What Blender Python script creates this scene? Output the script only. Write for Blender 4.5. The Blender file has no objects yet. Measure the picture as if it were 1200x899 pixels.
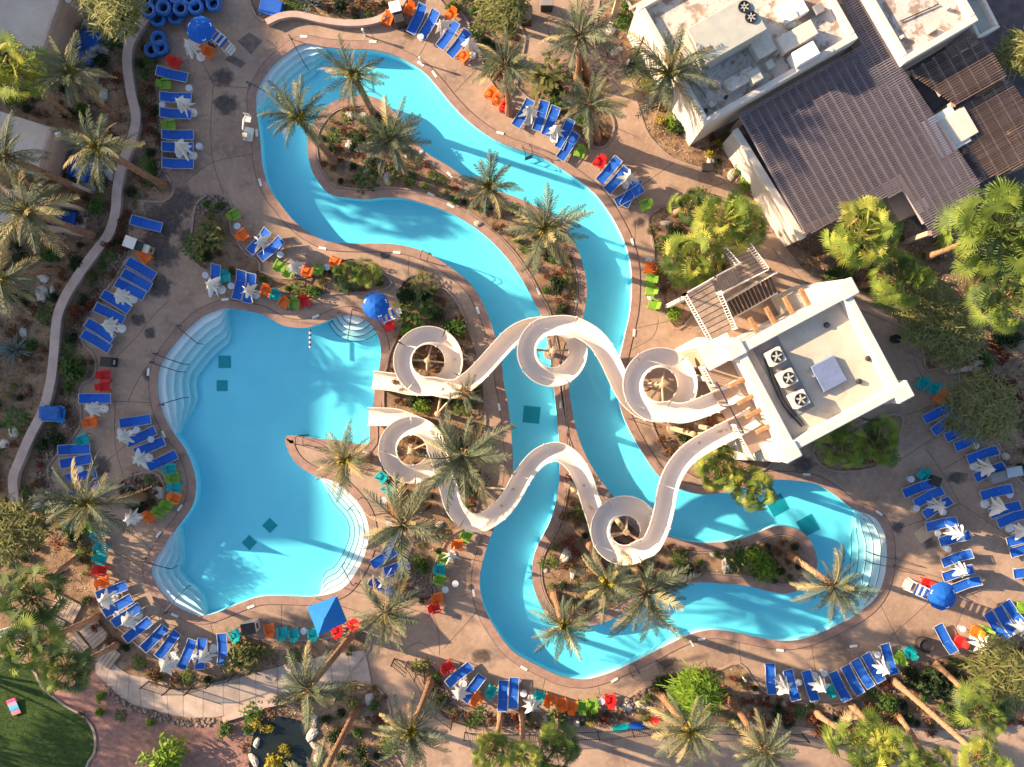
import bpy, math, random
from mathutils import Vector, Matrix
from mathutils.geometry import tessellate_polygon
from math import radians, sin, cos, pi, tan, atan2, hypot

# ------------------------------------------------------------------ camera, sky, sun, exposure
H = 56.0                    # drone height above the deck (m)
F = 974.4                   # focal length in photo pixels (17.4 px per metre on the ground)
SC = bpy.context.scene
COL = SC.collection
cam_d = bpy.data.cameras.new('camera'); cam_d.sensor_width = 36.0; cam_d.lens = 36.0 * F / 1200.0
cam_d.clip_start = 0.5; cam_d.clip_end = 3000
cam = bpy.data.objects.new('camera', cam_d); COL.objects.link(cam); cam.location = (0, 0, H)
SC.camera = cam
SUN_EL = radians(21.0)
SH = Vector((0.953, -0.304, 0)).normalized()          # direction in which shadows fall
w = bpy.data.worlds.new('World'); SC.world = w; w.use_nodes = True
nt = w.node_tree; bg = nt.nodes['Background']
sky = nt.nodes.new('ShaderNodeTexSky'); sky.sky_type = 'NISHITA'; sky.sun_disc = False
sky.sun_elevation = SUN_EL; sky.sun_rotation = atan2(-SH.x, -SH.y); sky.air_density = 1.0; sky.dust_density = 1.6; sky.ozone_density = 1.0
nt.links.new(sky.outputs[0], bg.inputs[0]); bg.inputs[1].default_value = 0.09
sl = bpy.data.lights.new('sun', 'SUN'); sl.energy = 5.0; sl.angle = radians(0.6); sl.color = (1.0, 0.75, 0.48)
so = bpy.data.objects.new('sun', sl); COL.objects.link(so)
so.rotation_euler = Vector((SH.x * cos(SUN_EL), SH.y * cos(SUN_EL), -sin(SUN_EL))).to_track_quat('-Z', 'Y').to_euler()
so.location = (-60, 20, 60)
vs = SC.view_settings; vs.view_transform = 'Standard'; vs.look = 'None'; vs.exposure = 1.58; vs.gamma = 1.0
SC.render.engine = 'CYCLES'
SC.cycles.max_bounces = 8; SC.cycles.transparent_max_bounces = 16; SC.cycles.caustics_reflective = False; SC.cycles.caustics_refractive = False

# ------------------------------------------------------------------ helpers
def V(px, py, z=0.0):
    k = (H - z) / F
    return Vector(((px - 600) * k, (449.5 - py) * k, z))
def P2(px, py): v = V(px, py); return (v.x, v.y)
def pl(pts): return [P2(*p) for p in pts]
RND = random.Random(7)

class MB:
    def __init__(s): s.v = []; s.f = []
    def add(s, vs, fs):
        o = len(s.v); s.v += [tuple(v) for v in vs]; s.f += [tuple(i + o for i in f) for f in fs]; return s
    def box(s, c, d, rz=0, M=None):
        vs = []
        for z in (-.5, .5):
            for x, y in ((-.5, -.5), (.5, -.5), (.5, .5), (-.5, .5)):
                p = Vector((x * d[0], y * d[1], z * d[2]))
                if M is not None: p = M @ p
                elif rz: p = Vector((p.x * cos(rz) - p.y * sin(rz), p.x * sin(rz) + p.y * cos(rz), p.z))
                vs.append(p + Vector(c))
        return s.add(vs, [(3, 2, 1, 0), (4, 5, 6, 7), (0, 1, 5, 4), (1, 2, 6, 5), (2, 3, 7, 6), (3, 0, 4, 7)])
    def bbox(s, c, d, b=.02, M=None):            # bevelled box (chamfered top and sides)
        x, y, z = d[0] / 2, d[1] / 2, d[2] / 2; vs = []
        for zz, ins in ((-z, b), (-z + b, 0), (z - b, 0), (z, b)):
            X = x - ins; Y = y - ins; c2 = b * (1.0 if ins == 0 else .6)
            for q in ((-X + c2, -Y), (X - c2, -Y), (X, -Y + c2), (X, Y - c2), (X - c2, Y), (-X + c2, Y), (-X, Y - c2), (-X, -Y + c2)):
                p = Vector((q[0], q[1], zz)); p = M @ p if M is not None else p
                vs.append(p + Vector(c))
        fs = [tuple(range(7, -1, -1)), tuple(range(24, 32))]
        for r in range(3):
            for i in range(8): fs.append((r * 8 + i, r * 8 + (i + 1) % 8, r * 8 + 8 + (i + 1) % 8, r * 8 + 8 + i))
        return s.add(vs, fs)
    def path(s, pts, rad, n=8, caps=True):
        pts = [Vector(p) for p in pts]; m = len(pts)
        if not hasattr(rad, '__len__'): rad = [rad] * m
        vs = []; prev = None
        for i, p in enumerate(pts):
            t = (pts[min(i + 1, m - 1)] - pts[max(i - 1, 0)]).normalized()
            if prev is None: a = t.orthogonal().normalized()
            else:
                a = prev - t * prev.dot(t); a = a.normalized() if a.length > 1e-6 else t.orthogonal().normalized()
            prev = a; b = t.cross(a)
            for k in range(n):
                q = 2 * pi * k / n; vs.append(p + (a * cos(q) + b * sin(q)) * rad[i])
        fs = [(i * n + k, i * n + (k + 1) % n, (i + 1) * n + (k + 1) % n, (i + 1) * n + k) for i in range(m - 1) for k in range(n)]
        if caps: fs += [tuple(range(n - 1, -1, -1)), tuple((m - 1) * n + k for k in range(n))]
        return s.add(vs, fs)
    def lathe(s, prof, n=12, c=(0, 0, 0)):
        vs = [(c[0] + r * cos(2 * pi * k / n), c[1] + r * sin(2 * pi * k / n), c[2] + z) for r, z in prof for k in range(n)]
        m = len(prof)
        fs = [(i * n + k, i * n + (k + 1) % n, (i + 1) * n + (k + 1) % n, (i + 1) * n + k) for i in range(m - 1) for k in range(n)]
        fs += [tuple(range(n - 1, -1, -1)), tuple((m - 1) * n + k for k in range(n))]
        return s.add(vs, fs)
    def torus(s, R, r, n=20, m=8, c=(0, 0, 0)):
        vs = []; fs = []
        for i in range(n):
            a = 2 * pi * i / n
            for j in range(m):
                b = 2 * pi * j / m; q = R + r * cos(b); vs.append((c[0] + q * cos(a), c[1] + q * sin(a), c[2] + r * sin(b)))
        for i in range(n):
            for j in range(m): fs.append((i * m + j, ((i + 1) % n) * m + j, ((i + 1) % n) * m + (j + 1) % m, i * m + (j + 1) % m))
        return s.add(vs, fs)
    def sheet(s, loops, z):
        vv = [[Vector((x, y, 0)) for x, y in L] for L in loops]
        flat = [(p.x, p.y, z) for L in vv for p in L]
        tr = tessellate_polygon(vv); fs = []
        for a, b, c in tr:
            A, B, C = flat[a], flat[b], flat[c]
            cr = (B[0] - A[0]) * (C[1] - A[1]) - (B[1] - A[1]) * (C[0] - A[0])
            fs.append((a, b, c) if cr > 0 else (a, c, b))
        return s.add(flat, fs)
    def walls(s, loop, z0, z1):
        n = len(loop)
        return s.add([(x, y, z0) for x, y in loop] + [(x, y, z1) for x, y in loop], [(i, (i + 1) % n, n + (i + 1) % n, n + i) for i in range(n)])
    def prism(s, loops, z0, z1, bottom=False):
        s.sheet(loops, z1)
        for L in loops: s.walls(L, z0, z1)
        if bottom: s.sheet(loops, z0)
        return s
    def mesh(s, name, m, smooth=False):
        me = bpy.data.meshes.new(name); me.from_pydata(s.v, [], s.f); me.update()
        if m is not None: me.materials.append(m)
        if smooth: me.polygons.foreach_set('use_smooth', [True] * len(me.polygons))
        return me
    def build(s, name, m, parent=None, smooth=False, **kw):
        return obj(name, s.mesh(name, m, smooth), parent, **kw)

def tag(o, label=None, cat=None, group=None, kind=None):
    if label: o['label'] = label
    if cat: o['category'] = cat
    if group: o['group'] = group
    if kind: o['kind'] = kind
    return o
def obj(name, me, parent=None, loc=None, rz=0, **kw):
    o = bpy.data.objects.new(name, me); COL.objects.link(o)
    if parent: o.parent = parent
    if loc is not None: o.location = loc
    if rz: o.rotation_euler = (0, 0, rz)
    return tag(o, **kw)
def thing(name, loc, label, cat, group=None, rz=0):
    return obj(name, None, None, loc, rz, label=label, cat=cat, group=group)

def area(L): return sum(L[i][0] * L[(i + 1) % len(L)][1] - L[(i + 1) % len(L)][0] * L[i][1] for i in range(len(L))) / 2
def cr_closed(pts, n=5):
    out = []; m = len(pts)
    for i in range(m):
        p0, p1, p2, p3 = pts[i - 1], pts[i], pts[(i + 1) % m], pts[(i + 2) % m]
        for k in range(n):
            t = k / n
            out.append(tuple(.5 * (2 * p1[a] + (p2[a] - p0[a]) * t + (2 * p0[a] - 5 * p1[a] + 4 * p2[a] - p3[a]) * t * t + (3 * p1[a] - p0[a] - 3 * p2[a] + p3[a]) * t ** 3) for a in range(len(p1))))
    return out
def cr_open(pts, n=6):
    pts = [tuple(p) for p in pts]; out = []; m = len(pts)
    ext = [tuple(2 * a - b for a, b in zip(pts[0], pts[1]))] + pts + [tuple(2 * a - b for a, b in zip(pts[-1], pts[-2]))]
    for i in range(1, m):
        p0, p1, p2, p3 = ext[i - 1], ext[i], ext[i + 1], ext[i + 2]
        for k in range(n):
            t = k / n
            out.append(tuple(.5 * (2 * p1[a] + (p2[a] - p0[a]) * t + (2 * p0[a] - 5 * p1[a] + 4 * p2[a] - p3[a]) * t * t + (3 * p1[a] - p0[a] - 3 * p2[a] + p3[a]) * t ** 3) for a in range(len(p1))))
    out.append(pts[-1]); return out
def offset(L, d):              # d > 0 grows the loop
    sg = 1 if area(L) > 0 else -1; n = len(L); out = []
    for i in range(n):
        a, b = L[i - 1], L[(i + 1) % n]; tx, ty = b[0] - a[0], b[1] - a[1]; l = hypot(tx, ty) or 1
        out.append((L[i][0] + ty / l * d * sg, L[i][1] - tx / l * d * sg))
    return out
def offset_open(L, d):         # to the left of travel
    n = len(L); out = []
    for i in range(n):
        a, b = L[max(i - 1, 0)], L[min(i + 1, n - 1)]; tx, ty = b[0] - a[0], b[1] - a[1]; l = hypot(tx, ty) or 1
        dd = d[i] if hasattr(d, '__len__') else d
        out.append((L[i][0] - ty / l * dd, L[i][1] + tx / l * dd))
    return out
def ring(A, B, z0, z1):        # solid band between two loops of equal count
    n = len(A); m = MB()
    vs = [(x, y, z1) for x, y in A] + [(x, y, z1) for x, y in B] + [(x, y, z0) for x, y in A] + [(x, y, z0) for x, y in B]
    fs = []
    for i in range(n):
        j = (i + 1) % n; fs += [(i, j, n + j, n + i), (2 * n + i, 2 * n + j, j, i), (n + i, n + j, 3 * n + j, 3 * n + i)]
    return m.add(vs, fs)
def strip(A, B, z0, z1):
    n = len(A); m = MB()
    vs = [(x, y, z1) for x, y in A] + [(x, y, z1) for x, y in B] + [(x, y, z0) for x, y in A] + [(x, y, z0) for x, y in B]
    fs = [(0, n, 3 * n, 2 * n), (n - 1, 3 * n - 1, 4 * n - 1, 2 * n - 1)]
    for i in range(n - 1):
        j = i + 1; fs += [(i, j, n + j, n + i), (2 * n + i, 2 * n + j, j, i), (n + i, n + j, 3 * n + j, 3 * n + i)]
    return m.add(vs, fs)
def inside(p, L):
    x, y = p; c = False; n = len(L)
    for i in range(n):
        x1, y1 = L[i]; x2, y2 = L[i - 1]
        if (y1 > y) != (y2 > y) and x < (x2 - x1) * (y - y1) / (y2 - y1) + x1: c = not c
    return c
def dist_loop(p, L):
    best = 1e9; bp = None
    for q in L:
        d = (q[0] - p[0]) ** 2 + (q[1] - p[1]) ** 2
        if d < best: best = d; bp = q
    return math.sqrt(best), bp

# ------------------------------------------------------------------ materials
def mat(name, col, rough=.7, var=.12, scale=1.5, col2=None, bump=0, bscale=None, spec=.3, metal=0, trans=0, per=0.0, detail=5, sharp=(.35, .68)):
    m = bpy.data.materials.new(name); m.use_nodes = True; n = m.node_tree; B = n.nodes['Principled BSDF']
    B.inputs['Roughness'].default_value = rough; B.inputs['Metallic'].default_value = metal
    B.inputs['Specular IOR Level'].default_value = spec
    tc = n.nodes.new('ShaderNodeTexCoord')
    no = n.nodes.new('ShaderNodeTexNoise'); no.inputs['Scale'].default_value = scale; no.inputs['Detail'].default_value = detail; no.inputs['Roughness'].default_value = .6
    n.links.new(tc.outputs['Object'], no.inputs['Vector'])
    rp = n.nodes.new('ShaderNodeValToRGB'); rp.color_ramp.elements[0].position = sharp[0]; rp.color_ramp.elements[1].position = sharp[1]
    c2 = col2 or tuple(min(1, c * (1 + var)) for c in col); c1 = col if col2 else tuple(c * (1 - var) for c in col)
    rp.color_ramp.elements[0].color = (*c1, 1); rp.color_ramp.elements[1].color = (*c2, 1)
    n.links.new(no.outputs['Fac'], rp.inputs['Fac']); out = rp.outputs['Color']
    if per:
        oi = n.nodes.new('ShaderNodeObjectInfo'); hs = n.nodes.new('ShaderNodeHueSaturation')
        mr = n.nodes.new('ShaderNodeMapRange'); mr.inputs['To Min'].default_value = 1 - per; mr.inputs['To Max'].default_value = 1 + per
        n.links.new(oi.outputs['Random'], mr.inputs['Value']); n.links.new(mr.outputs['Result'], hs.inputs['Value']); n.links.new(out, hs.inputs['Color']); out = hs.outputs['Color']
    n.links.new(out, B.inputs['Base Color'])
    if bump:
        b2 = n.nodes.new('ShaderNodeTexNoise'); b2.inputs['Scale'].default_value = bscale or scale * 6; b2.inputs['Detail'].default_value = 4
        n.links.new(tc.outputs['Object'], b2.inputs['Vector'])
        bp = n.nodes.new('ShaderNodeBump'); bp.inputs['Strength'].default_value = bump; bp.inputs['Distance'].default_value = .05
        n.links.new(b2.outputs['Fac'], bp.inputs['Height']); n.links.new(bp.outputs['Normal'], B.inputs['Normal'])
    if trans:
        tr = n.nodes.new('ShaderNodeBsdfTranslucent'); mx = n.nodes.new('ShaderNodeMixShader'); mx.inputs[0].default_value = trans
        n.links.new(out, tr.inputs['Color']); n.links.new(B.outputs[0], mx.inputs[1]); n.links.new(tr.outputs[0], mx.inputs[2])
        n.links.new(mx.outputs[0], n.nodes['Material Output'].inputs['Surface'])
    return m
def mix_noise(m, scale, c, lo, hi, fac=1.0, detail=6, stretch=None):
    """lay a second noise-shaped colour (stain, wear) over a material's base colour"""
    n = m.node_tree; B = n.nodes['Principled BSDF']; src = B.inputs['Base Color'].links[0].from_socket
    tc = n.nodes.new('ShaderNodeTexCoord'); mp = n.nodes.new('ShaderNodeMapping')
    if stretch: mp.inputs['Scale'].default_value = stretch
    mp.inputs['Location'].default_value = (scale * 13.7, scale * 3.1, 0)
    no = n.nodes.new('ShaderNodeTexNoise'); no.inputs['Scale'].default_value = scale; no.inputs['Detail'].default_value = detail; no.inputs['Roughness'].default_value = .65
    n.links.new(tc.outputs['Object'], mp.inputs['Vector']); n.links.new(mp.outputs[0], no.inputs['Vector'])
    mr = n.nodes.new('ShaderNodeMapRange'); mr.inputs['From Min'].default_value = lo; mr.inputs['From Max'].default_value = hi; mr.inputs['To Max'].default_value = fac
    n.links.new(no.outputs['Fac'], mr.inputs['Value'])
    mx = n.nodes.new('ShaderNodeMix'); mx.data_type = 'RGBA'; mx.inputs[7].default_value = (*c, 1)
    n.links.new(mr.outputs['Result'], mx.inputs[0]); n.links.new(src, mx.inputs[6]); n.links.new(mx.outputs[2], B.inputs['Base Color'])
    return m

M = {}
M['deck'] = mat('deck_concrete', (.285, .19, .138), .8, col2=(.41, .285, .21), scale=.35, bump=.25, bscale=9)
mix_noise(M['deck'], .8, (.17, .12, .105), .56, .72, .75); mix_noise(M['deck'], 3.0, (.48, .36, .29), .50, .72, .55); mix_noise(M['deck'], 14.0, (.16, .115, .1), .6, .8, .5); mix_noise(M['deck'], .22, (.12, .095, .09), .57, .68, .7, detail=9)
M['coping'] = mat('coping_stone', (.27, .165, .13), .75, col2=(.36, .235, .19), scale=1.6, bump=.3, bscale=12)
mix_noise(M['coping'], 6, (.2, .13, .115), .55, .75, .6)
M['joint'] = mat('joint', (.11, .08, .075), .9)
M['patch'] = mat('deck_patch', (.17, .12, .105), .75, .25, 3, bump=.2)
M['walk'] = mat('walk_concrete', (.36, .28, .23), .8, col2=(.48, .38, .32), scale=.9, bump=.2, bscale=14, per=.06)
mix_noise(M['walk'], 2.2, (.25, .19, .16), .55, .75, .6)
M['soil'] = mat('sandy_soil', (.19, .115, .07), .95, col2=(.34, .225, .14), scale=.7, bump=.5, bscale=10)
mix_noise(M['soil'], 1.7, (.10, .065, .045), .50, .64, .8); mix_noise(M['soil'], 12, (.42, .31, .21), .62, .8, .5); mix_noise(M['soil'], 26, (.1, .07, .045), .6, .72, .6)
M['gravel'] = mat('red_gravel', (.25, .13, .105), .95, col2=(.36, .2, .165), scale=3, bump=.8, bscale=30)
mix_noise(M['gravel'], 22, (.45, .3, .25), .58, .75, .5)
M['ground'] = mat('far_ground', (.25, .18, .12), .95, .25, .08, bump=.3, bscale=1)
M['lawn'] = mat('lawn', (.03, .062, .012), .9, col2=(.055, .095, .02), scale=1.2, bump=.5, bscale=25)
M['blade'] = mat('grass_blade', (.035, .075, .014), .7, .3, 2, trans=.3)
M['kerb'] = mat('kerb', (.33, .24, .2), .8, .15, 2, bump=.2)
M['wallcap'] = mat('wall_render', (.42, .3, .26), .85, col2=(.52, .39, .34), scale=1.2, bump=.2)
M['plaster'] = mat('pool_plaster', (.52, .73, .80), .6, col2=(.58, .77, .83), scale=.5, detail=3)
M['step'] = mat('step_plaster', (.70, .75, .76), .6, .04, 1)
M['nosing'] = mat('nosing_tile', (.03, .07, .12), .4)
M['nosing_pale'] = mat('nosing_pale_tile', (.25, .42, .50), .4)
M['grate'] = mat('drain_grate', (.03, .30, .33), .5, .1, 6)
M['white'] = mat('white_paint', (.74, .71, .67), .55, .04, 2)
M['stucco'] = mat('white_stucco', (.60, .555, .51), .85, .05, 1.2, bump=.2, bscale=20); mix_noise(M['stucco'], 1.0, (.5, .44, .38), .58, .8, .5)
M['slide'] = mat('slide_gelcoat', (.68, .60, .535), .28, .03, .8, spec=.5)
M['slide_edge'] = mat('slide_flange', (.70, .62, .55), .4, .04, 2)
M['steel'] = mat('support_steel', (.55, .37, .22), .5, .08, 2)
M['roof'] = mat('roof_membrane', (.50, .45, .41), .85, col2=(.60, .55, .51), scale=.6, bump=.15); mix_noise(M['roof'], 1.1, (.25, .17, .125), .50, .58, .85); mix_noise(M['roof'], 4, (.36, .28, .22), .54, .7, .75)
M['troof'] = mat('tower_roof', (.50, .42, .33), .85, col2=(.58, .50, .41), scale=.9); mix_noise(M['troof'], 1.6, (.36, .27, .18), .58, .72, .6)
M['greymem'] = mat('grey_membrane', (.24, .225, .23), .8, .12, 2)
M['hvac'] = mat('hvac_metal', (.42, .42, .38), .5, .08, 1.5); mix_noise(M['hvac'], 2, (.55, .5, .4), .55, .7, .6)
M['darkmetal'] = mat('dark_metal', (.03, .03, .035), .5, .2, 4)
M['rail'] = mat('rail_navy', (.02, .03, .06), .35, .1, 4, spec=.5)
M['chrome'] = mat('rail_chrome', (.6, .6, .6), .25, .05, 4, metal=1)
M['wood'] = mat('viga_wood', (.34, .17, .085), .8, .3, 3, bump=.3, per=.1)
M['tread'] = mat('shade_dark_tread', (.075, .055, .055), .8, .2, 3)  # darkened to paint in the lower flight's shade; also under the landing boards
M['slat'] = mat('pergola_slat', (.215, .185, .215), .8, .15, 2, per=.12)
M['slatb'] = mat('pergola_slat_brown', (.17, .112, .085), .8, .25, 2, per=.3)
M['rafter'] = mat('rafter', (.36, .31, .32), .8, .12, 2)
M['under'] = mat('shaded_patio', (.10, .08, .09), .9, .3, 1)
M['tanwall'] = mat('tan_wall', (.42, .30, .23), .85, .1, 1.5, bump=.2)
M['cabana'] = mat('cabana_roof', (.46, .38, .32), .85, col2=(.56, .47, .4), scale=.8, bump=.2); mix_noise(M['cabana'], 1.5, (.32, .25, .21), .56, .75, .6)
M['bluecloth'] = mat('blue_cloth', (.012, .09, .42), .8, .15, 3)
M['sling'] = mat('lounger_sling', (.010, .10, .48), .7, .10, 3, per=.12, bump=.1)
for k_, c_ in enumerate(((.012, .13, .42), (.02, .22, .5), (.01, .09, .36))): M['pad%d' % k_] = mat('pad_vinyl%d' % k_, c_, .6, .2, 4)
M['frame'] = mat('lounger_frame', (.38, .41, .47), .4, .05, 3)
for k, c in dict(orange=(.80, .16, .015), red=(.62, .012, .012), green=(.17, .33, .03), teal=(.0, .34, .36)).items():
    M[k] = mat(k + '_plastic', c, .45, .06, 3, spec=.4, per=.1)
M['umb'] = mat('umbrella_canvas', (.86, .84, .81), .9, .05, 3, trans=.15)
M['blueumb'] = mat('blue_canvas', (.01, .12, .52), .8, .06, 3, trans=.15)
M['gazebo'] = mat('gazebo_canvas', (.02, .20, .62), .8, .06, 3, trans=.2)
M['table'] = mat('table_top', (.50, .53, .60), .4, .06, 4)
M['ringblue'] = mat('ring_vinyl', (.008, .10, .36), .3, .1, 3, spec=.5, per=.25)
M['trunk'] = mat('palm_trunk', (.19, .095, .055), .9, col2=(.34, .19, .11), scale=5, bump=.8, bscale=14); mix_noise(M['trunk'], 3, (.11, .06, .04), .5, .7, .7, stretch=(1, 1, 5))
M['ftrunk'] = mat('fan_palm_trunk', (.26, .14, .08), .9, col2=(.42, .25, .15), scale=5, bump=.8, bscale=14)
M['bark'] = mat('bark', (.14, .10, .07), .9, .25, 6, bump=.6)
M['boot'] = mat('frond_boot', (.40, .25, .10), .85, .25, 6)
def leaf(n, a, b, t=.35, per=.18): M[n] = mat(n, a, .6, col2=b, scale=2.2, trans=t, per=per, spec=.25)
leaf('date', (.10, .13, .075), (.225, .24, .145)); leaf('date_y', (.34, .28, .12), (.48, .40, .20)); leaf('date_dead', (.36, .25, .13), (.50, .38, .22))
leaf('date_b', (.065, .095, .07), (.155, .18, .125))
leaf('fan', (.10, .16, .025), (.25, .31, .055)); leaf('fan_y', (.30, .32, .05), (.42, .40, .08)); leaf('fan_dark', (.05, .09, .03), (.11, .15, .05))
leaf('sh_dark', (.018, .036, .012), (.05, .08, .026)); leaf('sh_green', (.05, .11, .02), (.12, .19, .035)); leaf('sh_olive', (.13, .14, .045), (.26, .26, .09))
leaf('sh_brown', (.12, .06, .03), (.22, .12, .06)); leaf('sh_red', (.13, .035, .02), (.23, .075, .04)); leaf('sh_yellow', (.30, .24, .02), (.42, .36, .05)); leaf('sh_blue', (.13, .17, .16), (.24, .28, .26))
leaf('sh_lime', (.12, .22, .02), (.24, .34, .04)); leaf('feather', (.17, .19, .06), (.36, .34, .13))
M['rock'] = mat('rock', (.38, .33, .29), .9, col2=(.55, .5, .45), scale=3, bump=.6, per=.2)
M['pond'] = mat('pond_water', (.012, .018, .018), .12, .2, 1, spec=.5)
M['planks'] = mat('step_boards', (.40, .30, .23), .85, .15, 3, per=.12)
M['bin'] = mat('dark_bin', (.035, .03, .03), .6, .2, 3)
M['cream'] = mat('cream_box', (.62, .55, .47), .6, .08, 3)
M['mat_tan'] = mat('tan_mat', (.5, .36, .26), .9, .1, 6)
M['hotel'] = mat('hotel_wall', (.55, .46, .38), .9, .08, .5)
M['glass'] = mat('window_glass', (.03, .04, .05), .1, .1, 1, spec=.5)

def water_mat():
    m = bpy.data.materials.new('pool_water'); m.use_nodes = True; n = m.node_tree; n.nodes.clear()
    o = n.nodes.new('ShaderNodeOutputMaterial'); tr = n.nodes.new('ShaderNodeBsdfTransparent'); gl = n.nodes.new('ShaderNodeBsdfGlossy'); gl.inputs['Roughness'].default_value = .04
    fr = n.nodes.new('ShaderNodeFresnel'); fr.inputs['IOR'].default_value = 1.33
    ge = n.nodes.new('ShaderNodeNewGeometry'); ma = n.nodes.new('ShaderNodeMath'); ma.operation = 'SUBTRACT'; ma.inputs[0].default_value = 1; ma.use_clamp = True; n.links.new(ge.outputs['Backfacing'], ma.inputs[1])
    mu = n.nodes.new('ShaderNodeMath'); mu.operation = 'MULTIPLY'; n.links.new(fr.outputs[0], mu.inputs[0]); n.links.new(ma.outputs[0], mu.inputs[1])     # the sheet mirrors only from the air side
    mx = n.nodes.new('ShaderNodeMixShader'); n.links.new(mu.outputs[0], mx.inputs[0]); n.links.new(tr.outputs[0], mx.inputs[1]); n.links.new(gl.outputs[0], mx.inputs[2])
    tc = n.nodes.new('ShaderNodeTexCoord'); no = n.nodes.new('ShaderNodeTexNoise'); no.inputs['Scale'].default_value = 1.6; no.inputs['Detail'].default_value = 3
    n.links.new(tc.outputs['Object'], no.inputs['Vector'])
    bp = n.nodes.new('ShaderNodeBump'); bp.inputs['Strength'].default_value = .25; bp.inputs['Distance'].default_value = .05
    n.links.new(no.outputs['Fac'], bp.inputs['Height']); n.links.new(bp.outputs[0], gl.inputs['Normal']); n.links.new(bp.outputs[0], fr.inputs['Normal'])
    ab = n.nodes.new('ShaderNodeVolumeAbsorption'); ab.inputs['Color'].default_value = (.20, .90, .985, 1); ab.inputs['Density'].default_value = .55
    n.links.new(mx.outputs[0], o.inputs['Surface']); n.links.new(ab.outputs[0], o.inputs['Volume'])
    return m
M['water'] = water_mat()

# ------------------------------------------------------------------ pools: outlines traced in photo pixels on the deck plane
MAIN = cr_closed(pl([(184,450),(187,430),(197,412),(215,390),(235,372),(252,364),(267,361),(300,366),(315,372),(332,381),(355,384),(375,379),(395,371),(412,369),(430,376),(442,390),(447,410),(445,432),(440,452),(438,475),(434,497),(431,521),(400,517),(367,514),(337,511),(337,525),(347,542),(367,556),(395,565),(412,580),(425,596),(432,615),(432,635),(425,657),(415,675),(403,689),(385,697),(362,700),(325,699),(300,701),(275,710),(250,720),(235,722),(222,719),(200,707),(185,690),(177,672),(180,658),(190,642),(200,627),(212,612),(225,592),(229,570),(225,547),(215,525),(202,507),(192,490),(186,470)]), 4)
RIVER = cr_closed(pl([(332,65),(355,51),(382,55),(410,57),(435,58),(455,62),(475,70),(495,82),(512,100),(530,122),(550,142),(575,160),(600,172),(637,185),(670,205),(697,226),(712,245),(725,267),(735,290),(740,312),(741,337),(739,365),(732,397),(726,425),(724,450),(727,475),(735,497),(750,525),(772,557),(795,572),(825,579),(862,574),(900,562),(950,565),(975,577),(1000,596),(1025,606),(1037,625),(1040,650),(1037,677),(1028,699),(1010,717),(980,734),(950,747),(925,752),(900,750),(850,740),(825,740),(800,748),(762,767),(725,785),(700,794),(682,797),(657,793),(625,778),(600,763),(580,737),(567,712),(562,690),(562,675),(566,655),(577,622),(594,588),(600,558),(600,525),(595,475),(590,450),(587,425),(577,385),(565,355),(550,332),(525,312),(500,297),(475,289),(450,286),(420,286),(387,284),(365,275),(345,260),(330,242),(316,222),(307,195),(304,160),(300,130),(300,108),(315,82)]), 4)
ISLE = cr_closed(pl([(370,140),(387,122),(412,114),(440,115),(462,132),(480,160),(500,180),(525,195),(550,212),(575,222),(605,232),(640,249),(662,268),(675,290),(683,312),(687,334),(686,355),(681,377),(672,402),(667,425),(666,450),(669,475),(675,505),(685,532),(700,558),(717,580),(736,598),(757,615),(785,629),(812,636),(845,636),(875,630),(900,620),(917,617),(937,622),(951,637),(957,657),(953,675),(940,689),(920,695),(900,692),(875,686),(855,684),(825,682),(795,685),(770,692),(745,705),(732,717),(715,726),(695,732),(667,734),(650,729),(637,715),(627,692),(624,672),(626,652),(633,635),(645,612),(652,590),(656,562),(656,525),(653,487),(649,452),(646,425),(641,395),(634,368),(627,355),(615,332),(600,309),(592,299),(575,281),(555,265),(530,250),(500,239),(475,232),(450,231),(430,233),(407,231),(385,226),(367,202),(361,175),(362,158)]), 4)
WZ = -0.11; DEPTH = 1.15
DX, DY = 44, 34
DECKR = [(-DX, -DY), (DX, -DY), (DX, DY), (-DX, DY)]
m = MB(); m.sheet([[(-700, -700), (700, -700), (700, 700), (-700, 700)], DECKR], -.02); m.build('ground', M['ground'], kind='structure')
deck = MB().sheet([DECKR, MAIN, RIVER], 0).build('deck', M['deck'], kind='structure')
isl_top = MB().sheet([ISLE], 0).build('island_ground', M['deck'], kind='structure')
pf = MB(); pf.sheet([offset(MAIN, .02)], -DEPTH); pf.walls(MAIN, -DEPTH, 0); pool_main = pf.build('pool_basin', M['plaster'], kind='structure')
pf = MB(); pf.sheet([offset(RIVER, .02), offset(ISLE, -.02)], -DEPTH); pf.walls(RIVER, -DEPTH, 0); pf.walls(ISLE, -DEPTH, 0); pool_river = pf.build('river_basin', M['plaster'], kind='structure')
MB().prism([offset(MAIN, .03)], -DEPTH - .02, WZ, True).build('pool_water', M['water'], kind='structure')
MB().prism([offset(RIVER, .03), offset(ISLE, -.03)], -DEPTH - .02, WZ, True).build('river_water', M['water'], kind='structure')
CW = .52
for nm, L, s in (('pool_coping', MAIN, 1), ('river_coping', RIVER, 1), ('island_coping', ISLE, -1)):
    c = ring(offset(L, -.03 * s), offset(L, CW * s), -.06, .035).build(nm, M['coping'], kind='structure')
    ring(offset(L, CW * s), offset(L, (CW + .045) * s), -.02, .01).build('joint', M['joint'], c)

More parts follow.
